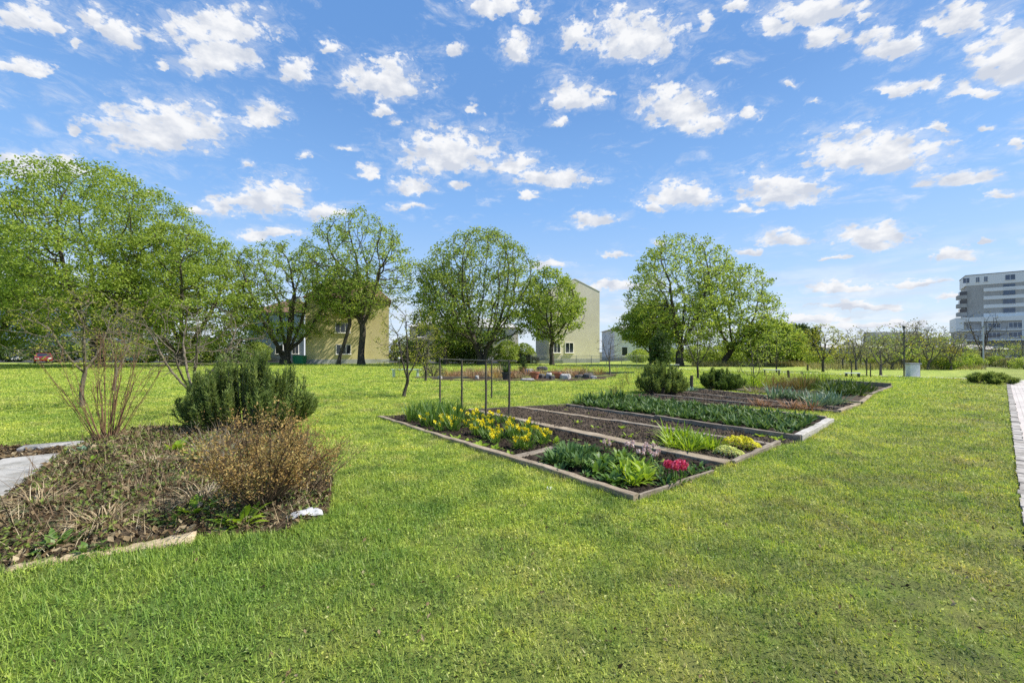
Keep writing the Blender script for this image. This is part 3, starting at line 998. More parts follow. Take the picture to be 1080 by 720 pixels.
Pt = scatter(rng, heap_poly, 620)
V, q_ = blades(rng, Pt, heap_z(Pt) + 0.03, rng.uniform(0.25, 0.65, len(Pt)), 0.009, 1.55)
tag(obj('dead_twigs', mesh_data('dead_twigs', V, [q_], M['bark_brown'])), 'dark broken twigs strewn over the weedy bed', 'twigs', kind='stuff')
Pt = scatter(rng, heap_poly, 2600)
C = np.column_stack([Pt, heap_z(Pt) + rng.uniform(0.02, 0.075, len(Pt))])
V, q_ = leaf_quads(rng, C, 0.062, 0.6, 0.35, 0.6)
tag(obj('leaf_litter', mesh_data('leaf_litter', V, [q_], M['litter'])), 'larger curled brown leaves on top of the weedy bed', 'leaf litter', kind='stuff')

# stone slabs of the little path at the left edge
slab_px = [(66, 479), (14, 484), (-60, 489), (-260, 520), (-260, 640), (-140, 590), (0, 531), (34, 504)]
mb = MB()
s0, s1 = G(72, 478)[:2], G(20, 480)[:2]
dirn = unit(G(-5, 535)[:2] - G(66, 481)[:2])
nrm = np.array([dirn[1], -dirn[0]])
if nrm[0] > 0:
    nrm = -nrm
for i in range(5):
    for j in range(2):
        c_ = G(66, 481)[:2] + dirn * (0.36 + i * 0.73) + nrm * (0.30 + j * 0.60)
        mb.box((c_[0], c_[1], 0.02 + rng.normal(0, 0.004)), (0.71, 0.58, 0.08), math.atan2(dirn[1], dirn[0]) + rng.normal(0, 0.01))
slabs = mb.build('stone_path', M['slab'], bevel=0.012)
tag(slabs, kind='structure')
slab_poly = [tuple(G(66, 481)[:2]), tuple(G(66, 481)[:2] + dirn * 3.7), tuple(G(66, 481)[:2] + dirn * 3.7 + nrm * 1.25), tuple(G(66, 481)[:2] + nrm * 1.25)]
soil2 = [tuple(G(*q_)[:2]) for q_ in [(72, 470), (-60, 474), (-260, 480), (-260, 500), (-20, 490), (62, 482)]]
tag(soil_sheet('soil_strip', soil2, lambda P_: 0.01 + 0.03 * (vnoise(P_[:, 0], P_[:, 1], 0.3) + 1) / 2, M['soil_heap'], 0.07), kind='structure')
Pt = scatter(rng, soil2, 1800)
C = np.column_stack([Pt, np.full(len(Pt), 0.03) + rng.uniform(0, 0.03, len(Pt))])
V, q_ = leaf_quads(rng, C, 0.06, 0.6, 1.1, 0.5)
tag(obj('leaf_litter', mesh_data('leaf_litter', V, [q_], M['litter'])), 'dead brown leaves on the soil strip behind the stone path', 'leaf litter', kind='stuff')


def rough_block(name, size, mat, seed, sub=4, amp=0.06, parent=None, loc=(0, 0, 0), rotz=0.0):
    """Irregular stone or lump with a worn outline."""
    rg = np.random.default_rng(seed)
    n = 10 + sub * 4
    V, q = [], []
    rows = 7
    ph = rg.uniform(0, 6.28, 6)
    for i in range(rows):
        v = i / (rows - 1)
        for k in range(n):
            a_ = 2 * math.pi * k / n
            e = 0.45
            cx = math.copysign(abs(math.cos(a_)) ** e, math.cos(a_))
            cy = math.copysign(abs(math.sin(a_)) ** e, math.sin(a_))
            taper = (1 - v ** 4 * 0.22) if v < 1 else 0.6
            wob = 1 + amp * (math.sin(a_ * 3 + ph[0] + v * 3) + math.sin(a_ * 5 + ph[1] - v * 4) + 0.5 * math.sin(a_ * 9 + ph[2]))
            V.append((cx * size[0] / 2 * taper * wob, cy * size[1] / 2 * taper * wob,
                      size[2] * (min(1, v * 1.06)) + size[2] * amp * math.sin(a_ * 2 + ph[3]) * v - 0.01))
    for i in range(rows - 1):
        for k in range(n):
            q.append([i * n + k, i * n + (k + 1) % n, (i + 1) * n + (k + 1) % n, (i + 1) * n + k])
    top = [(rows - 1) * n + k for k in range(n)]
    mb_ = MB().add(V, q, ngons=[top])
    return mb_.build(name, mat, parent, loc, rotz, smooth=True)


b0, b1 = G(33, 475), G(76, 471)
mid = (b0 + b1) / 2
blk = rough_block('stone_block', (0.78, 0.24, 0.10), M['stone'], 5, amp=0.025, loc=mid, rotz=math.atan2(*(b1 - b0)[:2][::-1]))
tag(blk, 'long pale stone block at the head of the slab path', 'stone')

# split log along the front of the weedy bed
l0, l1 = G(8, 603), G(207, 567)
ll = l1 - l0
L = np.linalg.norm(ll)
rg = np.random.default_rng(9)
nseg, nr = 26, 10
V = []
for i in range(nseg + 1):
    t = i / nseg
    wv_ = 0.055 + 0.03 * t + 0.012 * math.sin(t * 9) + rg.normal(0, 0.003)
    hv = 0.018 + 0.026 * t + 0.008 * math.sin(t * 7 + 1) + rg.normal(0, 0.003)
    for k in range(nr):
        a_ = 2 * math.pi * k / nr
        V.append(((t - 0.5) * L, math.cos(a_) * wv_ + 0.02 * math.sin(t * 5), max(-0.02, math.sin(a_) * hv + 0.01 + rg.normal(0, 0.002))))
q_ = [[i * nr + k, i * nr + (k + 1) % nr, (i + 1) * nr + (k + 1) % nr, (i + 1) * nr + k] for i in range(nseg) for k in range(nr)]
lo = MB().add(V, q_, ngons=[list(range(nr))[::-1], [nseg * nr + k for k in range(nr)]]).build('log_edging', M['wood_log'], None, ((l0 + l1) / 2), math.atan2(ll[1], ll[0]), smooth=True)
tag(lo, 'long tan split log edging the front of the weedy bed', 'log')

# ------------------------------------------------------------------ garden beds
beds_polys = []


def plank(parent, a_, b__, w, h, mat, name='plank', z0=-0.03, seed=0, side=0.0):
    """Board from a to b (ground points, world), width w, top at h."""
    rg = np.random.default_rng(seed + int(abs(a_[0]) * 100))
    a_, b__ = np.array(a_[:2], float), np.array(b__[:2], float)
    d = b__ - a_
    L_ = np.linalg.norm(d)
    d /= L_
    nrm_ = np.array([-d[1], d[0]])
    n = max(4, int(L_ / 0.22))
    tilt = rg.normal(0, 0.012)
    V = []
    wob = np.cumsum(rg.normal(0, 0.0065, n + 1))
    wob -= np.linspace(wob[0], wob[-1], n + 1)
    for i in range(n + 1):
        t = i / n
        ww = w / 2 * (1 + rg.normal(0, 0.06))
        hh = h + rg.normal(0, 0.0045) + tilt * (t - 0.5)
        x = (t - 0.5) * L_
        cx = min(0.008, w * 0.12)
        for (yy, zz) in ((-ww, z0), (ww, z0), (ww, hh - cx), (ww - cx, hh), (-ww + cx, hh), (-ww, hh - cx)):
            V.append((x, yy + wob[i], zz + rg.normal(0, 0.0015)))
    k = 6
    q = [[i * k + j, i * k + (j + 1) % k, (i + 1) * k + (j + 1) % k, (i + 1) * k + j] for i in range(n) for j in range(k)]
    mid_ = (a_ + b__) / 2 + nrm_ * side
    off = np.array(parent.location) if parent else np.zeros(3)
    return MB().add(V, q, ngons=[list(range(k))[::-1], [n * k + j for j in range(k)]]).build(
        name, M[mat], parent, (mid_[0] - off[0], mid_[1] - off[1], -off[2]), math.atan2(d[1], d[0]))


def bed_soil(parent, poly, z, mat, seed=0, amp=0.025, res=0.07, name='soil'):
    beds_polys.append(poly)
    return soil_sheet(name, poly, lambda P_: z + amp * vnoise(P_[:, 0], P_[:, 1], 0.16, seed) + amp * 0.8 * vnoise(P_[:, 0], P_[:, 1], 0.05, seed + 1), M[mat], res, parent=parent)


def g2(px, py, z=0.0):
    return G(px, py, z)[:2]


# bed 1: daffodils and leafy plants
A0, A1, A2 = g2(400, 440.5), g2(478, 466.5, 0.0), g2(671, 528.5)
A3, A4 = g2(752, 499), g2(497, 433)
bedA = thing('garden_bed', 'nearest timber edged bed with yellow daffodils and red hyacinths', 'garden bed', (*A2, 0), 0, 'timber edged beds on the lawn')
plank(bedA, A0, A1, 0.10, 0.06, 'wood_tan', seed=1)
plank(bedA, UV(A1, 0.0, 0.03), A2, 0.11, 0.075, 'wood_tan', seed=2)
plank(bedA, UV(A2, 0.05, 0.0), A3, 0.032, 0.055, 'wood_grey', seed=3)
plank(bedA, g2(402, 440), UV(A4, -0.15, 0), 0.04, 0.03, 'wood_dark', seed=4)
bedA_poly = [tuple(q_) for q_ in (A0, A1, A2, A3, g2(764, 490), A4)]
bed_soil(bedA, bedA_poly, 0.012, 'soil_dark', 1)
dv0, dv1 = g2(541, 484), g2(584, 474)
plank(bedA, dv0, dv1, 0.16, 0.04, 'wood_grey', seed=5)

# bed 2
B0, B1 = g2(497, 433), g2(768, 491)
bedB = thing('garden_bed', 'bare soil timber bed with chartreuse cushions at its end', 'garden bed', (*B1, 0), 0, 'timber edged beds on the lawn')
plank(bedB, B0, (B0 + B1) / 2, 0.20, 0.05, 'wood_tan', seed=6)
plank(bedB, UV((B0 + B1) / 2, 0, -0.02), B1, 0.24, 0.055, 'wood_tan', seed=7)
B2 = g2(821, 470)
plank(bedB, UV(B1, 0.06, -0.04), B2, 0.07, 0.085, 'wood_grey', seed=8)
C0, C1 = g2(546, 430), g2(812, 470)
plank(bedB, C0, (C0 + C1) / 2, 0.14, 0.05, 'wood_tan', seed=9)
plank(bedB, (C0 + C1) / 2, C1, 0.15, 0.05, 'wood_grey', seed=10)
plank(bedB, g2(506, 433), g2(548, 430), 0.05, 0.05, 'wood_dark', seed=11)
bedB_poly = [tuple(q_) for q_ in (B0, B1, B2, C1, C0)]
bed_soil(bedB, bedB_poly, 0.015, 'soil_brown', 2)

# bed 3 (narrow soil strip)
D0, D1 = g2(598, 428.5), g2(845, 466)
bedC = thing('garden_bed', 'narrow bare soil strip in front of the white framed bed', 'garden bed', (*C1, 0), 0, 'timber edged beds on the lawn')
plank(bedC, g2(548, 430), g2(600, 427.5), 0.05, 0.05, 'wood_dark', seed=12)
bedC_poly = [tuple(q_) for q_ in (C0, C1, UV(C1, 0.3, -0.15), D1, D0)]
bed_soil(bedC, bedC_poly, 0.01, 'soil_brown', 3)

# bed 4: white raised frame full of tulip leaves
D2, D3 = g2(876, 446), g2(662, 421)
bedD = thing('garden_bed', 'raised bed in a whitewashed timber frame full of dark green leaves', 'garden bed', (*D1, 0), 0, 'timber edged beds on the lawn')
plank(bedD, D0, (D0 + D1) / 2, 0.09, 0.085, 'wood_grey', seed=13)  # both front boards use darker wood: the frame's shaded side put into colour
plank(bedD, (D0 + D1) / 2, D1, 0.085, 0.115, 'wood_grey', seed=14)
plank(bedD, UV(D1, 0.0, 0.05), D2, 0.13, 0.12, 'wood_white', seed=15)
plank(bedD, D3, UV(D2, 0, 0.08), 0.10, 0.13, 'wood_tan', seed=16)
bedD_poly = [tuple(q_) for q_ in (D0, D1, D2, D3)]
bed_soil(bedD, bedD_poly, 0.06, 'soil_dark', 4)

# bed 5: brown beds split by several boards
E0, E1, E2, E3 = g2(640, 420), g2(884, 436), g2(905, 428), g2(735, 411)
bedE = thing('garden_bed', 'brown bed split by long weathered boards behind the white frame', 'garden bed', (*E1, 0), 0, 'timber edged beds on the lawn')
plank(bedE, g2(690, 417.5), E1, 0.09, 0.08, 'wood_grey', seed=17)
plank(bedE, g2(712, 414), g2(893, 432.5), 0.10, 0.07, 'wood_grey', seed=18)
plank(bedE, g2(735, 411), g2(904, 428), 0.10, 0.07, 'wood_tan', seed=19)
plank(bedE, UV(E1, 0.05, 0), E2, 0.10, 0.09, 'wood_tan', seed=20)
bedE_poly = [tuple(q_) for q_ in (E0, E1, E2, E3)]
bed_soil(bedE, bedE_poly, 0.015, 'soil_brown', 5, res=0.1)

# bed 6
F0, F1, F2, F3 = g2(748, 409.5), g2(908, 426), g2(918, 418), g2(782, 405)
bedF = thing('garden_bed', 'planted bed of rusty grasses and blue green leeks', 'garden bed', (*F1, 0), 0, 'timber edged beds on the lawn')
plank(bedF, F0, F1, 0.12, 0.08, 'wood_grey', seed=21)
plank(bedF, F1, F2, 0.12, 0.08, 'wood_tan', seed=22)
bedF_poly = [tuple(q_) for q_ in (F0, F1, F2, F3)]
bed_soil(bedF, bedF_poly, 0.015, 'soil_brown', 6, res=0.12)

# bed 7: grey frame at the far end
H0, H1, H2, H3 = g2(800, 406.5), g2(918, 417), g2(940, 408.5), g2(838, 402)
bedG = thing('garden_bed', 'farthest bed with a tall grey board along its back', 'garden bed', (*H1, 0), 0, 'timber edged beds on the lawn')
plank(bedG, H3, H2, 0.08, 0.20, 'wood_grey', seed=23)
plank(bedG, H1, H2, 0.10, 0.08, 'wood_grey', seed=24)
bedG_poly = [tuple(q_) for q_ in (H0, H1, H2, H3)]
bed_soil(bedG, bedG_poly, 0.015, 'soil_brown', 7, res=0.14)

plot_poly = [tuple(g2(*q_)) for q_ in ((452, 401.5), (540, 402.5), (600, 402.5), (638, 400.5), (655, 394), (560, 391.5), (470, 392))]
beds_polys.append(plot_poly)
tag(soil_sheet('plot_soil', plot_poly, lambda P_: 0.012 + 0.03 * vnoise(P_[:, 0], P_[:, 1], 0.5, 2), M['soil_heap'], 0.22), kind='structure')

# clods and crumbs on the bare soil
rng = np.random.default_rng(21)
for nm, poly, n, zz, mt, lab in (('clods', bedA_poly, 2600, 0.02, 'soil_dark', 'dark crumbly soil clods in the daffodil bed'),
                                 ('clods', bedB_poly, 3800, 0.025, 'soil_brown', 'brown crumbly soil clods on the bare bed'),
                                 ('clods', bedC_poly, 2200, 0.02, 'soil_brown', 'brown crumbly soil clods on the narrow strip'),
                                 ('clods', bedE_poly, 2600, 0.03, 'soil_brown', 'brown crumbly soil clods between the long boards')):
    Pt = scatter(rng, poly, n)
    s = rng.uniform(0.012, 0.045, n) * (1.5 if poly is bedE_poly else 1.0)
    base = np.array([[1, 0, 0], [0, 1, 0], [-1, 0, 0], [0, -1, 0], [0, 0, 0.8], [0, 0, -0.6]])
    V = base[None] * s[:, None, None] * rng.uniform(0.6, 1.3, (n, 6, 1))
    an = rng.uniform(0, 6.28, n)
    ca, sa = np.cos(an)[:, None], np.sin(an)[:, None]
    V = np.stack([V[..., 0] * ca - V[..., 1] * sa, V[..., 0] * sa + V[..., 1] * ca, V[..., 2]], 2)
    V += np.column_stack([Pt, np.full(n, zz)])[:, None]
    f = np.array([[0, 1, 4], [1, 2, 4], [2, 3, 4], [3, 0, 4], [1, 0, 5], [2, 1, 5], [3, 2, 5], [0, 3, 5]])
    fa = (f[None] + (np.arange(n) * 6)[:, None, None]).reshape(-1, 3)
    tag(obj('soil_clods', mesh_data('soil_clods', V.reshape(-1, 3), [fa], M[mt])), lab, 'soil', kind='stuff')

# ------------------------------------------------------------------ grass
rng = np.random.default_rng(5)


def grass_points(n, d0, d1, rho):
    Ds = np.linspace(d0, d1, 3000)
    pdf = rho(Ds) * (2.7 * Ds + 4)
    cdf = np.cumsum(pdf)
    cdf /= cdf[-1]
    D = np.interp(rng.uniform(0, 1, n), cdf, Ds)
    x = rng.uniform(-1, 1, n) * (1.35 * D + 2)
    return np.column_stack([x, D])


path_poly = [tuple(UV(PE, -3.3, 0))] if False else [tuple(PE - U * 25), tuple(PE + U * 30), tuple(PE + U * 30 + np.array([U[1], -U[0]]) * 40), tuple(PE - U * 25 + np.array([U[1], -U[0]]) * 40)]
cross_poly = [tuple(UV(XE, 0.2, -8)), tuple(UV(XE, 60, -8)), tuple(UV(XE, 60, 40)), tuple(UV(XE, 0.2, 40))]
holes = beds_polys + [heap_poly, slab_poly, soil2, path_poly, cross_poly]


def clear(Pt):
    k = np.ones(len(Pt), dtype=bool)
    for h_ in holes:
        k &= ~inpoly(Pt, h_)
    return Pt[k]


BM = blade_mat()
Pt = clear(grass_points(880000, 1.2, 52, lambda D: np.minimum(1, (4.5 / D) ** 2)))
D = Pt[:, 1]
pd = (Pt - PE) @ np.array([-U[1], U[0]])           # distance left of the paved path
worn = np.clip(1 - pd / 3.2, 0, 1) * 0.55 + np.clip(vnoise(Pt[:, 0], Pt[:, 1], 0.7, 2) - 0.35, 0, 1) * 0.8
clumpy = 0.50 + 0.7 * np.clip(0.5 + 0.8 * vnoise(Pt[:, 0] * 0.8 - Pt[:, 1] * 0.6, Pt[:, 0] * 0.6 + Pt[:, 1] * 0.8, 0.085, 9) + 0.5 * vnoise(Pt[:, 0], Pt[:, 1], 0.24, 6), 0, 1)
clumpy = np.where(D > 9, 1.0, clumpy)
keep = rng.uniform(0, 1, len(Pt)) * 1.0 > 1 - clumpy * (1 - worn)
Pt, D = Pt[keep], D[keep]
lush = np.clip((-Pt[:, 0] - 0.3) / 2.5, 0, 1) * np.clip((6.5 - D) / 3, 0, 1)
tuft = np.clip(vnoise(Pt[:, 0], Pt[:, 1], 0.18, 4), 0, 1)
sc_ = 1 + D / 16
Lb = (0.026 + 0.018 * rng.uniform(0, 1, len(Pt)) + 0.022 * lush + 0.022 * tuft) * sc_
def lump(P_):
    x, y = P_[:, 0], P_[:, 1]
    a = np.maximum(0, vnoise(x, y, 0.16, 7)) + 0.6 * np.maximum(0, vnoise(x * 0.8 - y * 0.6, x * 0.6 + y * 0.8, 0.075, 9)) + 0.5 * vnoise(x * 0.6 + y * 0.8, y * 0.6 - x * 0.8, 0.41, 3)
    return np.maximum(0.0, 0.024 * a)


V1, f1 = blades(rng, Pt, lump(Pt) * 0.9, Lb, 0.0034 * (1 + D / 4.0), 0.95)
# little mossy and clover-like leaves lower down
P2 = clear(grass_points(470000, 1.2, 40, lambda D_: np.minimum(1, (4.5 / D_) ** 2)))
pd2 = (P2 - PE) @ np.array([-U[1], U[0]])
keep = rng.uniform(0, 1, len(P2)) > np.clip(1 - pd2 / 3.2, 0, 1) * 0.45 + np.clip(vnoise(P2[:, 0], P2[:, 1], 0.7, 2) - 0.35, 0, 1) * 0.6
P2 = P2[keep]
D2_ = P2[:, 1]
C = np.column_stack([P2, rng.uniform(0.002, 0.020, len(P2)) * (1 + D2_ / 20) + lump(P2)])
V2, q2 = leaf_quads(rng, C, (0.0125 * (1 + D2_ / 5))[:, None], 0.5, 0.7, 0.5)
tag(obj('lawn_grass', mesh_data('lawn_grass', np.concatenate([V1, V2]), [f1, q2 + len(V1)], BM)), 'short mossy lawn grass', 'grass', kind='stuff')
# ragged taller grass growing up against the boards
edge = []
for poly in (bedA_poly, bedB_poly, bedD_poly, bedE_poly, bedF_poly, bedG_poly, heap_poly):
    for i in range(len(poly)):
        a_, b__ = np.array(poly[i]), np.array(poly[(i + 1) % len(poly)])
        n_ = int(np.linalg.norm(b__ - a_) * 260)
        t = rng.uniform(0, 1, n_)[:, None]
        nn = unit(np.array([(b__ - a_)[1], -(b__ - a_)[0]]))
        edge.append(a_ + (b__ - a_) * t + nn * (0.05 + np.abs(rng.normal(0, 0.035, (n_, 1)))))
edge = clear(np.concatenate(edge))
edge = edge[(vnoise(edge[:, 0], edge[:, 1], 0.22, 12) > -0.25)]
V3, f3 = blades(rng, edge, 0.0, rng.uniform(0.04, 0.10, len(edge)), 0.005, 0.6)
tag(obj('edge_grass', mesh_data('edge_grass', V3, [f3], BM)), 'ragged grass growing against the bed boards', 'grass', kind='stuff')
# fallen leaves and crumbs on the lawn
P3 = clear(grass_points(5200, 1.4, 20, lambda D_: np.minimum(1, (4.0 / D_) ** 1.6)))
pd3 = (P3 - PE) @ np.array([-U[1], U[0]])
P3 = P3[rng.uniform(0, 1, len(P3)) < 0.25 + np.clip(1 - pd3 / 4, 0, 1)]
C = np.column_stack([P3, np.full(len(P3), 0.022)])
V, q_ = leaf_quads(rng, C, 0.032, 0.45, 1.2, 0.6)
tag(obj('fallen_leaves', mesh_data('fallen_leaves', V, [q_], M['litter'])), 'small dry leaves scattered over the lawn', 'fallen leaves', kind='stuff')

# ------------------------------------------------------------------ plants


def strip_leaf(mb_, rg, base, azm, L_, Wd, el0, curl, n=4, fold=0.25, wpos=0.45, twist=0.0):
    """One bent leaf blade with a folded midrib."""
    p_ = np.array(base, float)
    e = el0
    V = []
    for i in range(n + 1):
        t = i / n
        prof = (math.sin(math.pi * min(1, (t + 0.06) ** (math.log(0.5) / math.log(wpos)) if t < 1 else 1)) if 0 < t < 1 else (0.35 if t == 0 else 0.02))
        w_ = Wd / 2 * max(prof, 0.02)
        d = np.array([math.cos(azm) * math.cos(e), math.sin(azm) * math.cos(e), math.sin(e)])
        s_ = np.array([-math.sin(azm), math.cos(azm), 0.0])
        nr_ = np.cross(d, s_) * -1
        if nr_[2] < 0 and abs(e) < 1.2:
            nr_ = -nr_
        V += [p_ - s_ * w_ + nr_ * w_ * fold, p_, p_ + s_ * w_ + nr_ * w_ * fold]
        p_ = p_ + d * L_ / n
        e -= curl / n
        azm += twist / n
    q = []
    for i in range(n):
        a_ = i * 3
        q += [[a_, a_ + 1, a_ + 4, a_ + 3], [a_ + 1, a_ + 2, a_ + 5, a_ + 4]]
    mb_.add(V, q)


def rosette(seed, n, L_, Wd, el=(0.5, 1.4), curl=(0.4, 1.2), spread=0.05, fold=0.3, wpos=0.45, twist=0.3, seg=4, z=0.0):
    rg = np.random.default_rng(seed)
    mb_ = MB()
    for i in range(n):
        az_ = i * 2.39996 + rg.normal(0, 0.3)
        t = (i + 0.5) / n
        e = el[1] + (el[0] - el[1]) * t + rg.normal(0, 0.08)
        r_ = spread * math.sqrt(rg.uniform(0, 1))
        strip_leaf(mb_, rg, (r_ * math.cos(az_), r_ * math.sin(az_), z - 0.01), az_ + rg.normal(0, 0.3), L_ * rg.uniform(0.65, 1.12), Wd * rg.uniform(0.75, 1.15),
                   e, rg.uniform(*curl), seg, fold, wpos, rg.normal(0, twist))
    return mb_


def daffodil(seed, flowers, root):
    rg = np.random.default_rng(seed)
    rosette(seed, 30, 0.27, 0.022, (0.9, 1.5), (0.1, 0.8), 0.09, 0.25, 0.4, 0.4).build('leaves', M['strap'], root)
    for i in range(flowers):
        a_ = rg.uniform(0, 6.28)
        r_ = rg.uniform(0.01, 0.08)
        b_0 = np.array([r_ * math.cos(a_), r_ * math.sin(a_), 0])
        h_ = rg.uniform(0.11, 0.24)
        tp = b_0 * 1.7 + np.array([0, 0, h_])
        fa = rg.uniform(0, 6.28)
        fd = unit(np.array([math.cos(fa), math.sin(fa), rg.uniform(0.1, 0.9)]))
        MB().tube([b_0, (b_0 + tp) / 2 + np.array([0.01, 0, 0]), tp, tp + fd * 0.02], [0.004, 0.0035, 0.003, 0.004], 5).build('stem', M['strap'], root, smooth=True)
        s1 = unit(np.cross(fd, [0, 0, 1.0]))
        s2 = np.cross(fd, s1)
        c0 = tp + fd * 0.02
        V_, q__ = [c0], []
        for k in range(6):
            t0 = k * math.pi / 3 + rg.normal(0, 0.06)
            d_ = s1 * math.cos(t0) + s2 * math.sin(t0)
            w_ = np.cross(fd, d_)
            n0 = len(V_)
            V_ += [c0 + d_ * 0.024 + w_ * 0.017 + fd * 0.003, c0 + d_ * 0.052 - fd * 0.004, c0 + d_ * 0.024 - w_ * 0.017 + fd * 0.003]
            q__.append([0, n0, n0 + 1, n0 + 2])
        fl = MB().add(V_, q__).build('flower', M['petal_yellow'], root)
        ring = []
        for j, (rr, hh) in enumerate(((0.008, 0.0), (0.012, 0.015), (0.018, 0.028))):
            for k in range(8):
                t0 = k * math.pi / 4
                ring.append(c0 + (s1 * math.cos(t0) + s2 * math.sin(t0)) * rr * (1 + 0.12 * (k % 2) * (j == 2)) + fd * hh)
        MB().add(ring, [[j * 8 + k, j * 8 + (k + 1) % 8, (j + 1) * 8 + (k + 1) % 8, (j + 1) * 8 + k] for j in range(2) for k in range(8)]).build('trumpet', M['petal_orange'], fl)


def place(proto, pts, rg, zf=None, smin=0.8, smax=1.2, label=None):
    """Copies a list of prototypes onto points; the prototypes themselves take the first points."""
    res = []
    for i, p_ in enumerate(pts):
        k = i % len(proto)
        s_ = float(rg.uniform(smin, smax))
        rz = float(rg.uniform(0, 6.28))
        z_ = zf if zf is not None else 0.0
        if i < len(proto):
            o = proto[k]
            o.location = (float(p_[0]), float(p_[1]), z_)
            o.rotation_euler = (0, 0, rz)
            o.scale = (s_,) * 3
        else:
            o = copy_tree(proto[k], None, (p_[0], p_[1], z_), rz, s_)
        if label:
            o['label'] = label
        res.append(o)
    return res


def mixpts(quad, nu, nv, rg, jit=0.3, skip=0.0):
    """Points spread over a four-cornered patch given by pixels a-b (near side), c-d (far side)."""
    a_, b__, c_, d_ = [np.array(q_) for q_ in quad]
    out = []
    for i in range(nu):
        for j in range(nv):
            if rg.uniform() < skip:
                continue
            s_ = (i + 0.5 + rg.uniform(-jit, jit)) / nu
            t = (j + 0.5 + rg.uniform(-jit, jit)) / nv
            out.append((a_ * (1 - s_) + b__ * s_) * (1 - t) + (d_ * (1 - s_) + c_ * s_) * t)
    return out


rg = np.random.default_rng(77)
protos = []
for k, nf in enumerate((3, 5, 2, 4)):
    t = thing('daffodil', 'clump of yellow daffodils flowering in the nearest bed', 'daffodil', (0, 0, 0), 0, 'daffodils in the nearest bed')
    daffodil(200 + k, nf, t)
    protos.append(t)
quadD = [g2(440, 450), g2(556, 479), g2(590, 464), g2(505, 438)]
place(protos, mixpts(quadD, 11, 4, rg, 0.45, 0.08), rg, 0.01, 0.8, 1.15)
# taller leaf clumps at the far left end of the bed
protos = []
for k in range(3):
    o = rosette(300 + k, 26, 0.50, 0.028, (1.05, 1.52), (0.05, 0.6), 0.09, 0.25, 0.4, 0.3).build('leaf_clump', M['strap'])
    tag(o, 'tall green strap leaf clump at the far end of the daffodil bed', 'plant', 'tall leaf clumps at the end of the daffodil bed')
    protos.append(o)
place(protos, mixpts([g2(424, 445), g2(478, 455), g2(492, 437), g2(445, 436)], 6, 3, rg, 0.4, 0.08), rg, 0.01, 0.8, 1.15)
# low flat weeds along the front of the daffodils
protos = []
for k in range(3):
    o = rosette(330 + k, 14, 0.07, 0.04, (0.1, 0.9), (0.1, 0.6), 0.02, 0.1, 0.6, 0.3, 3).build('weed', M['lime'])
    tag(o, 'small lime green weed in the bed soil', 'weed', 'small weeds in the bed soil')
    protos.append(o)
wp = [g2(*q_) for q_ in [(437, 451), (452, 456), (466, 460), (481, 464), (494, 466), (508, 471), (522, 474), (537, 480), (552, 474), (571, 468), (585, 466), (560, 462), (578, 490), (596, 483),
                         (628, 452), (664, 462), (692, 471), (640, 468), (706, 468), (815, 463), (802, 461), (822, 465), (690, 446), (656, 452), (610, 446)]]
place(protos, wp, rg, 0.02, 1.2, 2.1)
# right half of bed 1
protos = []
for k in range(2):
    o = rosette(400 + k, 110, 0.19, 0.040, (0.15, 1.45), (0.3, 1.2), 0.15, 0.2, 0.55, 0.5, z=0.04).build('sage_plant', M['blue_green'])
    tag(o, 'bushy blue green leafy plant beside the low divider board', 'plant', 'blue green plants beside the divider board')
    protos.append(o)
place(protos, [g2(588, 490), g2(603, 484), g2(618, 480), g2(611, 493), g2(598, 478)], rg, 0.01, 0.9, 1.15)
protos = []
for k in range(2):
    o = rosette(420 + k, 40, 0.20, 0.075, (0.3, 1.45), (0.5, 1.4), 0.09, 0.2, 0.55, 0.4).build('leafy_plant', M['strap'])
    tag(o, 'mid green broad leaved plant in the middle of the nearest bed', 'plant', 'broad leaved plants in the nearest bed')
    protos.append(o)
place(protos, [g2(630, 499), g2(641, 492), g2(651, 503), g2(634, 486), g2(660, 492), g2(646, 510), g2(655, 484)], rg, 0.01, 0.8, 1.15)
protos = []
for k in range(2):
    o = rosette(440 + k, 30, 0.26, 0.070, (0.45, 1.45), (0.4, 1.4), 0.07, 0.25, 0.55, 0.3).build('lettuce_plant', M['lime'])
    tag(o, 'bright lime green upright leafy plant in front of the red hyacinths', 'plant', 'lime green plants before the red hyacinths')
    protos.append(o)
place(protos, [g2(668, 511), g2(681, 507), g2(661, 502), g2(675, 498)], rg, 0.01, 0.85, 1.1)


def flower_heads(rg_, n_heads, h_, hr, n_pet, ps, mat, root, spread=0.1):
    for i in range(n_heads):
        a_ = i * 6.283 / n_heads + rg_.uniform(-0.4, 0.4)
        r_ = spread * (0.6 + 0.4 * rg_.uniform())
        tp = np.array([r_ * math.cos(a_), r_ * math.sin(a_), h_ * rg_.uniform(0.85, 1.1)])
        MB().tube([(tp[0] * 0.5, tp[1] * 0.5, 0), tp], [0.006, 0.005], 5).build('stem', M['strap'], root)
        Cc = tp + unit(rg_.normal(size=(n_pet, 3))) * hr * rg_.uniform(0.5, 1.05, (n_pet, 1)) * np.array([1, 1, 1.25])
        V_, q__ = leaf_quads(rg_, Cc, ps, 0.8, 0.4)
        obj('flower_head', mesh_data('flower_head', V_, [q__], M[mat]), root)


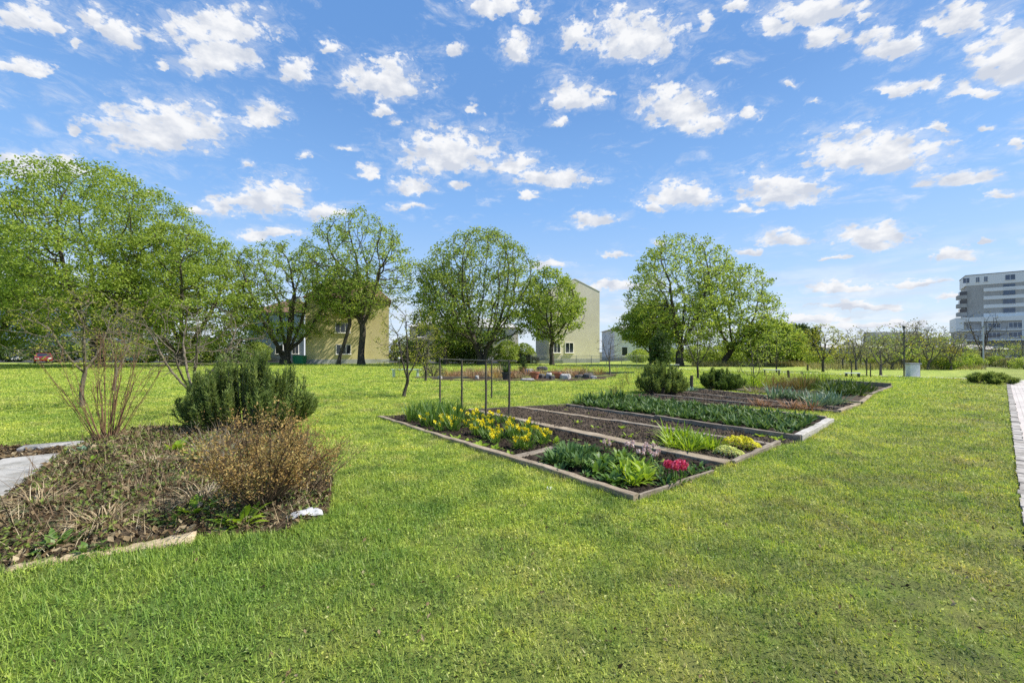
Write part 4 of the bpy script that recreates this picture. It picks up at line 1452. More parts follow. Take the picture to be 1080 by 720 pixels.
protos = []
for k in range(2):
    t = thing('hyacinth', 'crimson red hyacinth in flower at the corner of the nearest bed', 'flower', (0, 0, 0), 0, 'red hyacinths at the corner of the nearest bed')
    flower_heads(np.random.default_rng(500 + k), 4, 0.20, 0.040, 90, 0.024, 'petal_red', t, 0.075)
    rosette(510 + k, 12, 0.17, 0.03, (0.3, 1.2), (0.3, 1.0), 0.05).build('leaves', M['strap'], t)
    protos.append(t)
place(protos, [g2(706, 507), g2(719, 505), g2(713, 511)], rg, 0.01, 0.9, 1.15)
protos = []
for k in range(2):
    t = thing('hyacinth', 'pale pink and white hyacinth behind the lime green plants', 'flower', (0, 0, 0), 0, 'pale hyacinths in the nearest bed')
    flower_heads(np.random.default_rng(520 + k), 4, 0.17, 0.03, 50, 0.024, 'petal_pink', t, 0.08)
    rosette(530 + k, 12, 0.16, 0.03, (0.3, 1.2), (0.3, 1.0), 0.05).build('leaves', M['blue_green'], t)
    protos.append(t)
place(protos, [g2(676, 487), g2(690, 490), g2(640, 477), g2(684, 482), g2(664, 480)], rg, 0.01, 0.8, 1.1)
protos = []
for k in range(2):
    o = rosette(540 + k, 16, 0.15, 0.045, (0.2, 1.2), (0.3, 1.0), 0.06, 0.2, 0.55, 0.3).build('low_plant', M['blue_green'])
    tag(o, 'low grey green seedling plant around the hyacinths', 'plant', 'low grey green plants around the hyacinths')
    protos.append(o)
place(protos, [g2(700, 497), g2(730, 500), g2(738, 495), g2(722, 494), g2(695, 503), g2(655, 513), g2(633, 508), g2(618, 502), g2(744, 498), g2(590, 498), g2(702, 513)], rg, 0.01, 0.6, 1.1)

# bed 2: yellow green lily clumps and the two cushions
protos = []
for k in range(3):
    o = rosette(600 + k, 44, 0.36, 0.034, (0.5, 1.5), (0.2, 1.2), 0.12, 0.25, 0.5, 0.3).build('lily_clump', M['lime'])
    tag(o, 'yellow green strap leaf clump in the bare soil bed', 'plant', 'yellow green clumps in the bare soil bed')
    protos.append(o)
place(protos, [g2(712, 473), g2(727, 476), g2(741, 473), g2(722, 466), g2(735, 468), g2(750, 475), g2(708, 465)], rg, 0.01, 0.85, 1.2)


def cushion(name, label, loc, rx, ry, h_, mat, seed, n=520, rot=0.0):
    rg_ = np.random.default_rng(seed)
    th = rg_.uniform(0, 6.28, n)
    rr = np.sqrt(rg_.uniform(0, 1, n))
    lob = 1 + 0.12 * np.sin(th * 4 + seed)
    x, y = rx * rr * np.cos(th) * lob, ry * rr * np.sin(th) * lob
    z = h_ * np.sqrt(np.maximum(0, 1 - rr ** 2)) * (1 + 0.22 * vnoise(x, y, 0.035, seed)) + 0.012
    V_, q__ = leaf_quads(rg_, np.column_stack([x, y, z]), 0.034, 0.75, 1.6)
    o = obj(name, mesh_data(name, V_, [q__], M[mat]), None, (float(loc[0]), float(loc[1]), 0.01), rot)
    return tag(o, label, 'plant')


cr = math.atan2(Vv[1], Vv[0])
cushion('sedum_cushion', 'chartreuse yellow cushion plant at the end of the bare soil bed', g2(782, 473.5), 0.31, 0.16, 0.17, 'chartreuse', 3, 1500, cr)
cushion('sedum_cushion', 'smaller pale lime cushion plant in front of the chartreuse one', g2(769, 482), 0.23, 0.12, 0.13, 'pale_lime', 5, 800, cr)
# reddish twiggy perennial between cushions and white frame
o = rosette(620, 40, 0.22, 0.012, (0.6, 1.5), (0.0, 0.6), 0.10, 0.2, 0.5, 0.5).build('dry_perennial', M['litter'], None, (*g2(778, 462), 0.01))
tag(o, 'low reddish brown twiggy perennial before the white framed bed', 'plant')

# bed 4: rows of tulip leaves
protos = []
for k in range(4):
    o = rosette(640 + k, 11, 0.23, 0.068, (0.65, 1.45), (0.1, 0.9), 0.045, 0.4, 0.4, 0.4, 4).build('tulip_plant', M['tulip'])
    tag(o, 'broad dark green tulip leaves in the white framed bed', 'plant', 'tulip plants in the white framed bed')
    protos.append(o)
quadT = [UV(D0, 0.12, -0.05), UV(D1, 0.12, 0.15), UV(D2, -0.12, 0.15), UV(D3, -0.12, -0.05)]
place(protos, mixpts(quadT, 40, 6, rg, 0.42, 0.05), rg, 0.055, 0.8, 1.25)
protos = []
for k in range(2):
    o = rosette(660 + k, 24, 0.36, 0.05, (0.9, 1.5), (0.0, 0.5), 0.08, 0.3, 0.5, 0.3).build('kale_plant', M['blue_green'])
    tag(o, 'upright dark blue green plant at the far end of the white framed bed', 'plant', 'upright blue green plants at the far end of the white framed bed')
    protos.append(o)
place(protos, [g2(613, 427), g2(620, 426), g2(629, 426), g2(637, 425), g2(646, 424), g2(655, 424)], rg, 0.05, 0.9, 1.2)
o = rosette(670, 40, 0.6, 0.01, (1.2, 1.55), (0, 0.3), 0.12, 0.2, 0.5, 0.3).build('dry_perennial', M['litter'], None, (*g2(648, 421), 0.02))
tag(o, 'tuft of thin dry stalks behind the far end of the white framed bed', 'plant')
o = rosette(671, 14, 0.5, 0.008, (1.3, 1.56), (0, 0.2), 0.05, 0.2, 0.5, 0.3).build('dry_stalks', M['bark_red'], None, (*g2(743, 434), 0.02))
tag(o, 'few thin brown stalks rising among the tulip leaves', 'plant')

# beds 5 to 7
protos = []
for k in range(2):
    o = rosette(700 + k, 60, 0.30, 0.018, (0.2, 1.45), (0.5, 1.6), 0.14, 0.2, 0.5, 0.5).build('grass_mound', M['brown_grass'])
    tag(o, 'coppery brown grass mound in the board split bed', 'plant', 'coppery mounds in the board split bed')
    protos.append(o)
place(protos, [g2(808, 429), g2(835, 432), g2(845, 432.5), g2(855, 433), g2(801, 428.5)], rg, 0.01, 1.0, 1.5)
protos = []
for k in range(3):
    o = rosette(710 + k, 34, 0.46, 0.035, (0.6, 1.5), (0.1, 0.8), 0.14, 0.3, 0.5, 0.3).build('leek_plant', M['leek'])
    tag(o, 'silvery blue green leek like plant in the far beds', 'plant', 'silvery blue green plants in the far beds')
    protos.append(o)
place(protos, [g2(816, 421.5), g2(823, 420), g2(831, 421), g2(838, 422), g2(846, 423), g2(858, 430), g2(866, 429), g2(874, 429), g2(882, 427), g2(862, 425), g2(870, 424)], rg, 0.01, 1.0, 1.35)
protos = []
for k in range(3):
    o = rosette(720 + k, 40, 0.5, 0.05, (0.4, 1.5), (0.2, 1.0), 0.2, 0.3, 0.5, 0.4).build('leafy_bush', M['leaf_dark'])
    tag(o, 'dark green leafy vegetable plant in the farthest bed', 'plant', 'dark green plants in the farthest bed')
    protos.append(o)
place(protos, [g2(q_, w_) for q_, w_ in ((878, 417), (888, 417.5), (896, 417), (904, 417), (870, 414), (882, 413), (893, 413), (905, 412.5), (916, 413.5), (860, 411), (874, 409.5), (848, 411), (838, 408), (892, 410))], rg, 0.01, 0.9, 1.3)
protos = []
for k in range(3):
    o = rosette(730 + k, 60, 0.75, 0.014, (0.9, 1.55), (0.0, 0.7), 0.22, 0.2, 0.5, 0.3).build('rusty_grass', M['rust_grass'])
    tag(o, 'rusty orange tall grass tuft between the far beds', 'plant', 'rusty grass tufts between the far beds')
    protos.append(o)
place(protos, [g2(q_, w_) for q_, w_ in ((822, 411), (830, 410), (838, 411), (846, 412), (853, 410.5), (814, 411), (861, 409))], rg, 0.0, 0.9, 1.2)
protos = []
for k in range(3):
    o = rosette(740 + k, 70, 0.8, 0.02, (0.7, 1.55), (0.1, 0.9), 0.3, 0.2, 0.5, 0.3).build('grass_tuft', M['lime'])
    tag(o, 'fresh green tall perennial tuft behind the long boards', 'plant', 'fresh green tufts behind the long boards')
    protos.append(o)
place(protos, [g2(q_, w_) for q_, w_ in ((783, 409), (792, 408), (801, 408.5), (809, 407), (776, 406), (866, 404.5), (852, 404))], rg, 0.0, 0.8, 1.2)
o = rosette(751, 50, 0.35, 0.06, (0.2, 1.4), (0.3, 1.2), 0.3, 0.3, 0.5, 0.3).build('purple_sage', M['leaf_grey'], None, (*g2(795, 414.5), 0.0))
tag(o, 'grey brown spreading herb beside the silvery plants', 'plant')
o = rosette(752, 50, 0.30, 0.06, (0.2, 1.4), (0.3, 1.2), 0.22, 0.3, 0.5, 0.3).build('teal_plant', M['leek'], None, (*g2(728, 413), 0.0))
tag(o, 'low teal leaved plant between the two dark bushes', 'plant')


# ------------------------------------------------------------------ shrubs


def needle_bush(name, label, loc, rx, ry, H, seed, stems=420, needles=46, nl=0.05, mat='needle', bark='bark_grey', lean=0.25, group=None, hbias=0.5):
    """Dense evergreen of upright stems clothed in short needles."""
    rg_ = np.random.default_rng(seed)
    root = thing(name, label, 'shrub', loc, 0, group)
    mbs = MB()
    Cs, Ds = [], []
    npl = max(12, stems // 9)
    pa_, pr_ = rg_.uniform(0, 6.28, npl), np.sqrt(rg_.uniform(0, 1, npl))
    ph_ = rg_.uniform(0.84, 1.10, npl)
    for i in range(stems):
        pk = i % npl
        a_ = pa_[pk] + rg_.normal(0, 0.07)
        rr = min(1.0, abs(pr_[pk] + rg_.normal(0, 0.035)))
        bx, by = rx * 0.55 * rr * math.cos(a_), ry * 0.55 * rr * math.sin(a_)
        top = np.array([rx * rr * math.cos(a_) * rg_.uniform(0.85, 1.1), ry * rr * math.sin(a_) * rg_.uniform(0.85, 1.1),
                        H * (1 - 0.62 * rr ** 2.4) * ph_[pk] * rg_.uniform(0.74, 1.0)])
        b_ = np.array([bx, by, 0.0])
        mid_ = (b_ + top) / 2 + np.array([top[0] * 0.22, top[1] * 0.22, -0.05 * H])
        tt = np.linspace(0, 1, 6)[:, None]
        cur = (1 - tt) ** 2 * b_ + 2 * tt * (1 - tt) * mid_ + tt ** 2 * top
        mbs.tube(cur, np.linspace(0.009, 0.003, 6), 3, False)
        u = rg_.uniform(0.22, 1.0, needles)[:, None] ** 0.8
        pos = (1 - u) ** 2 * b_ + 2 * u * (1 - u) * mid_ + u ** 2 * top
        dr = unit(2 * (1 - u) * (mid_ - b_) + 2 * u * (top - mid_))
        Cs.append(pos)
        Ds.append(dr)
    Pn, Dn = np.concatenate(Cs), np.concatenate(Ds)
    n = len(Pn)
    out = unit(rg_.normal(size=(n, 3)))
    d = unit(Dn * 1.0 + out * 0.8)
    L_ = nl * rg_.uniform(0.6, 1.3, n)[:, None]
    s_ = unit(np.cross(d, rg_.normal(size=(n, 3)))) * nl * 0.10
    V = np.stack([Pn - s_, Pn + s_, Pn + d * L_ + s_ * 0.3, Pn + d * L_ - s_ * 0.3], 1).reshape(-1, 3)
    mbs.build('stems', M[bark], root)
    obj('foliage', mesh_data('foliage', V, [np.arange(4 * n).reshape(-1, 4)], M[mat]), root)
    return root


needle_bush('rosemary_bush', 'large dark green rosemary bush at the back of the weedy bed', G(250, 458) + np.array([0, 0.35, 0.05]), 1.30, 0.90, 1.58, 31, 640, 90, 0.075)
needle_bush('evergreen_bush', 'round dark evergreen bush at the left end of the board split bed', G(697, 415), 0.95, 0.8, 1.30, 32, 420, 60, 0.10)
needle_bush('evergreen_bush', 'wider dark evergreen bush standing right of the small bare tree', G(760, 411), 0.98, 0.8, 0.90, 33, 460, 60, 0.10, 'needle_dark')
needle_bush('juniper', 'low spreading dark juniper at the end of the lawn by the paved path', G(1042, 404.5), 1.0, 0.8, 0.55, 34, 260, 50, 0.16, 'needle')


def twig_shrub(name, label, loc, n, H, spread, seed, rb, bark, leaf=None, nleaf=0, ls=0.03, curve=0.25, branch=3, group=None, cat='shrub', lean=(0, 0), fan=1.0, z0=0.0):
    """Stems rising from one base with side twigs (and a few leaves)."""
    rg_ = np.random.default_rng(seed)
    root = thing(name, label, cat, loc, 0, group)
    mbs = MB()
    Cs = []
    for i in range(n):
        a_ = rg_.uniform(0, 6.28)
        h_ = H * rg_.uniform(0.5, 1.0)
        r_ = spread * math.sqrt(rg_.uniform(0, 1))
        b_ = np.array([0.14 * spread * math.cos(a_) * fan, 0.14 * spread * math.sin(a_) * fan, 0])
        top = np.array([r_ * math.cos(a_) + lean[0], r_ * math.sin(a_) + lean[1], h_ * (1 - 0.25 * (r_ / spread) ** 2)])
        mid_ = (b_ + top) / 2 + np.array([rg_.normal(0, 0.06), rg_.normal(0, 0.06), h_ * curve * 0.35])
        tt = np.linspace(0, 1, 7)[:, None]
        cur = (1 - tt) ** 2 * b_ + 2 * tt * (1 - tt) * mid_ + tt ** 2 * top + rg_.normal(0, 0.010 * H, (7, 3)) * tt * (1 - tt) * 2
        mbs.tube(cur, np.linspace(rb * rg_.uniform(0.6, 1.1), rb * 0.25, 7), 5, False)
        Cs.append(cur[3:])
        for k in range(branch):
            j = int(rg_.integers(2, 6))
            d = unit(unit(cur[min(j + 1, 6)] - cur[j - 1]) + rg_.normal(size=3) * 0.5)
            L_ = h_ * rg_.uniform(0.12, 0.32)
            e_ = cur[j] + d * L_ + np.array([0, 0, L_ * 0.15])
            mbs.tube([cur[j], (cur[j] + e_) / 2 + rg_.normal(0, 0.02 * L_, 3), e_], [rb * 0.38, rb * 0.28, rb * 0.15], 4, False)
            Cs.append(np.array([cur[j] * (1 - q_) + e_ * q_ for q_ in (0.4, 0.7, 1.0)]))
    mbs.build('stems', M[bark], root, smooth=True)
    if leaf and nleaf:
        Pn = np.concatenate(Cs)
        C_ = Pn[rg_.integers(0, len(Pn), nleaf)] + rg_.normal(size=(nleaf, 3)) * ls * 1.1
        V_, q__ = leaf_quads(rg_, C_, ls, 0.5, 0.4)
        obj('foliage', mesh_data('foliage', V_, [q__], M[leaf]), root)
    return root


zc = lambda p_: np.array([p_[0], p_[1], float(heap_z(p_)[0])])
twig_shrub('cane_shrub', 'multi stemmed shrub of long reddish canes beside the stone block', zc(G(112, 466)), 34, 2.3, 0.95, 41, 0.0095, 'bark_red', 'leaf_yellow', 200, 0.04, 0.08, 4)
twig_shrub('dry_shrub', 'dry golden brown twiggy shrub at the right end of the weedy bed', zc(G(277, 541)), 72, 0.92, 0.70, 42, 0.0075, 'bark_brown', 'dry_leaf', 6800, 0.027, 0.25, 9)
twig_shrub('dry_twigs', 'tangle of pale dead stems in front of the rosemary bush', zc(G(232, 500)), 34, 0.75, 0.55, 43, 0.005, 'bark_pale', 'dry_leaf', 260, 0.03, 0.5, 4)
twig_shrub('dry_twigs', 'dark bare twigs at the tip of the dry golden shrub', zc(G(325, 520)), 20, 0.72, 0.5, 44, 0.006, 'bark_brown', 'dry_leaf', 300, 0.024, 0.2, 4, lean=(0.2, 0.15))


def straw_tuft(label, loc, n, L_, seed, mat='straw'):
    o = rosette(seed, n, L_, 0.008, (0.15, 1.3), (0.8, 2.2), 0.14, 0.2, 0.5, 0.6, 5).build('straw_tuft', M[mat], None, zc(loc))
    return tag(o, label, 'dead grass')


straw_tuft('large tuft of bleached dead grass left of the dry golden shrub', G(215, 535), 190, 0.42, 801)
straw_tuft('low mat of bleached dead grass near the middle of the log', G(110, 560), 130, 0.36, 802)
straw_tuft('tuft of bleached dead grass at the foot of the cane shrub', G(160, 500), 110, 0.3, 803)
straw_tuft('dead grass arching over the left end of the bed', G(40, 545), 110, 0.34, 804)
for k, (px_, py_, s_, m_, lab) in enumerate([(187, 478, 0.27, 'lime', 'bright yellow green leafy weed below the rosemary bush'), (206, 483, 0.22, 'lime', 'small yellow green weed right of the brighter one'),
                                            (96, 494, 0.15, 'lime', 'yellow green weed near the stone slabs'), (88, 478, 0.2, 'leek', 'teal leaved plant beside the stone block'),
                                            (205, 548, 0.22, 'lime', 'yellow green weed in front of the bleached grass'), (180, 556, 0.14, 'strap', 'mid green weed just behind the right end of the log'),
                                            (60, 580, 0.16, 'strap', 'mid green weed behind the left part of the log'), (95, 583, 0.13, 'strap', 'small green weed behind the middle of the log'),
                                            (255, 556, 0.24, 'lime', 'yellow green weed under the dry golden shrub'), (345, 500, 0.14, 'strap', 'green weed right of the dry golden shrub')]):
    o = rosette(820 + k, 18, s_, s_ * 0.34, (0.15, 1.2), (0.3, 1.2), 0.06, 0.2, 0.55, 0.4).build('weed', M[m_], None, zc(G(px_, py_)))
    tag(o, lab, 'weed')

# crumpled white plastic bag
rg_ = np.random.default_rng(8)
n = 22
X, Y = np.meshgrid(np.linspace(-1, 1, n), np.linspace(-1, 1, n))
bx, by = X * 0.155 + 0.02 * vnoise(X, Y, 0.9, 1), Y * 0.085 + 0.02 * vnoise(X, Y, 0.8, 2)
bz = 0.05 + 0.030 * vnoise(X, Y, 0.62, 3) + 0.012 * np.abs(vnoise(X, Y, 0.3, 4)) - 0.03 * np.maximum(np.abs(X), np.abs(Y)) ** 4
Vb = np.column_stack([bx.ravel(), by.ravel(), np.maximum(bz, 0.01).ravel()])
I = np.arange(n * n).reshape(n, n)
qb = np.stack([I[:-1, :-1], I[:-1, 1:], I[1:, 1:], I[1:, :-1]], 2).reshape(-1, 4)
o = obj('plastic_bag', mesh_data('plastic_bag', Vb, [qb], M['plastic_bag']), None, tuple(G(320, 546) + np.array([0, 0, 0.015])), 0.55)
md = o.modifiers.new('thickness', 'SOLIDIFY')
md.thickness = 0.012
tag(o, 'crumpled white plastic bag on the grass beside the dry shrub', 'bag')
o = rough_block('paper_scrap', (0.07, 0.06, 0.03), M['white_paint'], 77, amp=0.12, loc=G(579, 515))
tag(o, 'crumpled white paper scrap on the lawn before the nearest bed', 'litter')

# ------------------------------------------------------------------ trellis
tr = thing('trellis_frame', 'thin wooden trellis frame of five posts at the left end of the beds', 'trellis', G(513, 441))
off = np.array(tr.location)
for (px_, D_, top) in ((464, 11.6, 1.40), (487, 11.2, 1.36), (512.5, 10.3, 1.38), (537, 9.8, 1.38), (518.5, 14.0, 1.30)):
    b_ = AT(px_, D_) - off
    mb = MB()
    mb.tube([b_ + np.array([0, 0, -0.05]), b_ + np.array([0.004, 0, top * 0.5]), b_ + np.array([0.0, 0, top + 0.03])], [0.028, 0.026, 0.024], 7)
    mb.build('post', M['wood_dark'], tr)
rr = [AT(463, 11.65, 1.40) - off, AT(487, 11.2, 1.385) - off, AT(512.5, 10.3, 1.385) - off, AT(545, 9.7, 1.385) - off]
MB().tube(rr, 0.016, 6).build('rail', M['wood_grey'], tr)
MB().tube([AT(518.5, 14.0, 1.30) - off, AT(512.5, 10.3, 1.375) - off], 0.012, 6).build('rail', M['wood_grey'], tr)

# ------------------------------------------------------------------ trees
LF = 'leaf_fresh'
tree('broadleaf_tree', 'huge spring green tree filling the upper left, tallest crown of all', 103, 44, 21.2, 19.0, 101, 0.16, 0.46, 2400, step=0.5, leaf=LF, nl=40, ls=0.24, spread=0.78, wmax=4, rtip=0.016, zb=0.13, limbs=6, shell=0.34)
tree('broadleaf_tree', 'broad yellow green tree right of the huge left tree', 192, 46, 15.8, 15.0, 102, 0.14, 0.38, 1400, leaf=LF, nl=40, ls=0.24, spread=0.62, zb=0.10, limbs=5, shell=0.34)
tree('broadleaf_tree', 'leafy green tree cut by the left edge of the view', -20, 45, 13.0, 14.0, 103, 0.14, 0.32, 1000, leaf=LF, nl=28, ls=0.28, spread=0.7, zb=0.14, limbs=5)
tree('broadleaf_tree', 'low forking tree with black trunk left of the yellow house', 301, 52, 15.4, 14.5, 104, 0.10, 0.55, 1200, leaf='leaf_fresh', nl=23, ls=0.24, spread=0.55, zb=0.17, limbs=7, shell=0.32)
tree('broadleaf_tree', 'tall round topped tree with dark trunk before the yellow house', 381, 51, 19.0, 13.8, 105, 0.32, 0.40, 1300, leaf='leaf_fresh', nl=21, ls=0.24, spread=0.52, zb=0.30, limbs=5, shell=0.32)
tree('broadleaf_tree', 'slender leaning tree before the yellow house windows', 357, 50.5, 12.5, 7.0, 106, 0.40, 0.22, 420, leaf='leaf_mid', nl=22, ls=0.32, spread=0.62, lean=(1.6, 0), zb=0.45, sparse=0.9)
tree('broadleaf_tree', 'dense dark green tree with several trunks right of the yellow house', 508, 50, 16.6, 14.6, 107, 0.16, 0.44, 1500, leaf='leaf_mid', nl=27, ls=0.245, spread=0.64, zb=0.12, stems=3, shell=0.34)
tree('broadleaf_tree', 'shorter leafy tree pressed against the dense dark green one', 470, 51, 13.0, 8.6, 108, 0.16, 0.26, 640, leaf='leaf_mid', nl=22, ls=0.28, spread=0.66, zb=0.12, limbs=4)
tree('broadleaf_tree', 'small flat layered tree before the beige gable house', 582, 49, 11.6, 7.6, 109, 0.26, 0.26, 480, leaf='leaf_fresh', nl=38, ls=0.26, spread=0.58, zb=0.2, sparse=0.9)
tree('broadleaf_tree', 'large round fan shaped tree standing alone right of the beige house', 717, 47, 15.1, 12.2, 110, 0.15, 0.40, 2000, step=0.4, rtip=0.014, leaf=LF, nl=16, ls=0.235, spread=0.45, zb=0.14, shell=0.30, limbs=8)
tree('broadleaf_tree', 'wide tree leaning right beside the fan shaped tree', 763, 48, 12.2, 10.0, 111, 0.16, 0.32, 1500, step=0.36, rtip=0.014, leaf=LF, nl=16, ls=0.235, spread=0.45, lean=(1.0, 0), zb=0.12, shell=0.30, limbs=6)
tree('conifer', 'narrow dark conifer behind the round evergreen bush', 697, 38, 3.6, 1.9, 112, 0.10, 0.08, 160, leaf='leaf_dark', nl=40, ls=0.16, spread=0.28, c=0.2, zb=0.05, rtip=0.012)
tree('broadleaf_tree', 'bushy light green tree at the left foot of the fan shaped tree', 686, 50, 7.8, 7.2, 113, 0.25, 0.16, 520, leaf='leaf_fresh', nl=26, ls=0.28, spread=0.62, zb=0.26, limbs=4, rtip=0.016)
tree('broadleaf_tree', 'low rounded green tree between the leaning tree and the dark evergreen', 812, 46, 5.0, 7.0, 114, 0.2, 0.14, 320, leaf='leaf_fresh', nl=30, ls=0.26, spread=0.5, zb=0.12, limbs=4)
tree('evergreen_tree', 'dark evergreen tree at the right end of the green tree row', 840, 52, 5.0, 5.0, 115, 0.15, 0.14, 220, leaf='leaf_dark', nl=40, ls=0.28, spread=0.55, zb=0.05)
tree('young_tree', 'sparse young tree with upturned branches right of the dark evergreen', 868, 33, 3.9, 3.4, 116, 0.28, 0.085, 330, step=0.13, leaf='leaf_yellow', nl=6, ls=0.12, spread=0.2, zb=0.26, rtip=0.009, sparse=0.9, limbs=5)
tree('young_tree', 'sparse young tree with forked crown near the black lamp post', 929, 28, 2.9, 2.4, 117, 0.32, 0.07, 260, step=0.11, leaf='leaf_grey', nl=4, ls=0.09, spread=0.18, zb=0.3, rtip=0.007, bark='bark_grey', sparse=0.7, limbs=4)

# small trees nearer by
tree('bare_tree', 'small bare pale barked tree behind the rosemary bush', 202, 10.2, 3.1, 3.5, 121, 0.26, 0.055, 620, step=0.08, leaf='leaf_yellow', bark='bark_twig', nl=2, ls=0.05, spread=0.10, zb=0.30, rtip=0.0045, sparse=0.3, limbs=6)
tree('young_tree', 'young budding tree with pale forked trunk above the reddish canes', 87, 11.7, 3.5, 3.1, 122, 0.32, 0.05, 560, step=0.085, leaf='leaf_yellow', bark='bark_twig', nl=5, ls=0.055, spread=0.14, zb=0.3, rtip=0.005, sparse=0.6, limbs=4)
tree('young_tree', 'slim budding sapling right of the young forked tree', 121, 16.5, 3.7, 2.6, 123, 0.28, 0.05, 300, step=0.12, leaf='leaf_yellow', bark='bark_twig', nl=3, ls=0.07, spread=0.18, zb=0.2, rtip=0.006, sparse=0.6, limbs=3)
tree('young_tree', 'small leaning forked tree with sparse yellow leaves near the trellis', 426, 14.5, 3.4, 2.4, 124, 0.22, 0.055, 380, step=0.1, leaf='leaf_yellow', bark='bark', nl=9, ls=0.055, spread=0.15, lean=(0.15, 0), zb=0.26, rtip=0.005, sparse=0.6, limbs=3)
tree('young_tree', 'second small sparse tree behind the one near the trellis', 449, 22, 3.2, 2.4, 125, 0.26, 0.06, 280, step=0.12, leaf='leaf_yellow', bark='bark', nl=5, ls=0.075, spread=0.2, zb=0.28, rtip=0.006, sparse=0.7, limbs=3)
tree('bare_tree', 'thin bare grey tree right of the beige house', 643, 28.5, 3.0, 1.9, 126, 0.34, 0.05, 260, step=0.11, leaf='leaf_grey', bark='bark_grey', nl=2, ls=0.06, spread=0.15, zb=0.3, rtip=0.006, sparse=0.2, limbs=3)
tree('young_tree', 'small dark stemmed tree standing between the two evergreen bushes', 736, 24, 3.3, 2.6, 127, 0.33, 0.065, 280, step=0.12, leaf='leaf_fresh', bark='bark', nl=4, ls=0.085, spread=0.2, zb=0.3, rtip=0.006, sparse=0.5, limbs=4)
tree('young_tree', 'thin leafy sapling right of the wider evergreen bush', 795, 18.5, 2.3, 1.5, 128, 0.22, 0.03, 150, step=0.1, leaf='leaf_fresh', bark='bark_grey', nl=6, ls=0.06, spread=0.16, zb=0.16, rtip=0.0045, sparse=0.8)
tree('young_tree', 'thin leafy tree before the low rounded green tree', 819, 31, 3.4, 2.6, 129, 0.3, 0.05, 200, step=0.14, leaf='leaf_fresh', bark='bark', nl=8, ls=0.10, spread=0.24, zb=0.2, rtip=0.007, sparse=0.8)
tree('street_tree', 'leafless dark tree in front of the grey flats', 1036, 46, 6.4, 4.4, 131, 0.28, 0.13, 260, leaf='leaf_grey', bark='bark', nl=2, ls=0.12, spread=0.25, zb=0.22, rtip=0.010, sparse=0.3, limbs=5)

# scrubby trees far right: a few kinds, copied
protos = []
for k, (h_, w_, lf, nl_) in enumerate(((3.3, 3.0, 'leaf_yellow', 3), (3.9, 2.8, 'leaf_grey', 3), (2.9, 3.2, 'leaf_yellow', 4), (2.6, 3.2, 'leaf_mid', 8))):
    protos.append(tree('scrub_tree', 'half bare scrubby tree in the row beyond the crossing path', 900, 45, h_, w_, 140 + k, 0.25, 0.08, 300, step=0.15, leaf=lf, bark='bark_grey', nl=nl_, ls=0.12, spread=0.25, limbs=4,
                       zb=0.2, rtip=0.008, sparse=0.6, group='scrubby trees beyond the crossing path'))
spots = [(889, 40, 1.05), (903, 36, 1.0), (914, 44, 1.3), (941, 37, 1.3), (947, 46, 1.5), (966, 42, 1.3), (979, 37, 1.15), (992, 42, 1.35), (1003, 36, 0.95), (1016, 44, 1.05),
         (1054, 52, 1.1), (1068, 48, 1.0), (1076, 56, 1.2), (957, 60, 1.3), (972, 58, 1.3), (896, 60, 1.0), (920, 62, 1.05), (1000, 58, 1.2), (1095, 50, 1.1), (933, 47, 1.15), (908, 50, 1.1), (984, 45, 1.2), (961, 50, 1.25), (1010, 52, 1.2), (951, 41, 1.1), (972, 47, 1.2), (897, 46, 1.0)]
for i, (px_, D_, s_) in enumerate(spots):
    l_ = AT(px_, D_)
    if i < 4:
        protos[i].location = [float(q_) for q_ in l_]
        protos[i].scale = (s_,) * 3
    else:
        copy_tree(protos[i % 4], None, l_, float(rng.uniform(0, 6.28)), s_)
# dense low shrubs there and under the big trees
def clump(name, label, loc, w, h_, seed, leaf, n=3500, ls=0.16, group=None, depth=None):
    rg_ = np.random.default_rng(seed)
    root = thing(name, label, 'shrub', loc, 0, group)
    C_ = crown_points(rg_, n, h_, 0.0, w, 0.35, 0.3, 0.3)
    C_[:, 1] *= (depth or w) / w
    C_ = C_[C_[:, 2] > 0.05]
    V_, q__ = leaf_quads(rg_, C_, ls, 0.6, 0.5)
    obj('foliage', mesh_data('foliage', V_, [q__], M[leaf]), root)
    mb_ = MB()
    for k in range(12):
        a_ = rg_.uniform(0, 6.28)
        t_ = np.array([w * 0.35 * math.cos(a_), w * 0.35 * math.sin(a_), h_ * 0.8])
        mb_.tube([(0, 0, 0), t_ * 0.5 + np.array([0, 0, h_ * 0.1]), t_], [0.03, 0.02, 0.01], 5, False)
    mb_.build('stems', M['bark'], root)
    return root


pr = [clump('hedge_shrub', 'dense green hedge shrub behind the crossing path', AT(985, 39), 2.6, 1.6, 151, 'leaf_fresh', 1700, 0.15, 'hedge shrubs behind the crossing path'),
      clump('hedge_shrub', 'dense green hedge shrub behind the crossing path', AT(998, 37), 2.2, 1.5, 152, 'leaf_mid', 2600, 0.15, 'hedge shrubs behind the crossing path'),
      clump('hedge_shrub', 'dense green hedge shrub behind the crossing path', AT(974, 41), 2.4, 1.5, 153, 'leaf_grey', 1500, 0.15, 'hedge shrubs behind the crossing path')]
for i, (px_, D_, s_) in enumerate([(1010, 40, 1.0), (1022, 42, 1.0), (1064, 40, 0.7), (1080, 38, 0.7), (1050, 44, 0.8), (1100, 40, 0.8), (990, 50, 1.2), (945, 52, 1.0), (878, 50, 1.0), (862, 47, 1.1), (918, 55, 0.9), (962, 50, 1.1), (900, 52, 0.9), (932, 58, 0.9), (1035, 60, 1.2), (1015, 62, 1.4), (922, 50, 0.6), (948, 60, 1.0), (888, 62, 0.9), (980, 64, 1.1)]):
    copy_tree(pr[i % 3], None, AT(px_, D_), float(rng.uniform(0, 6.28)), s_)
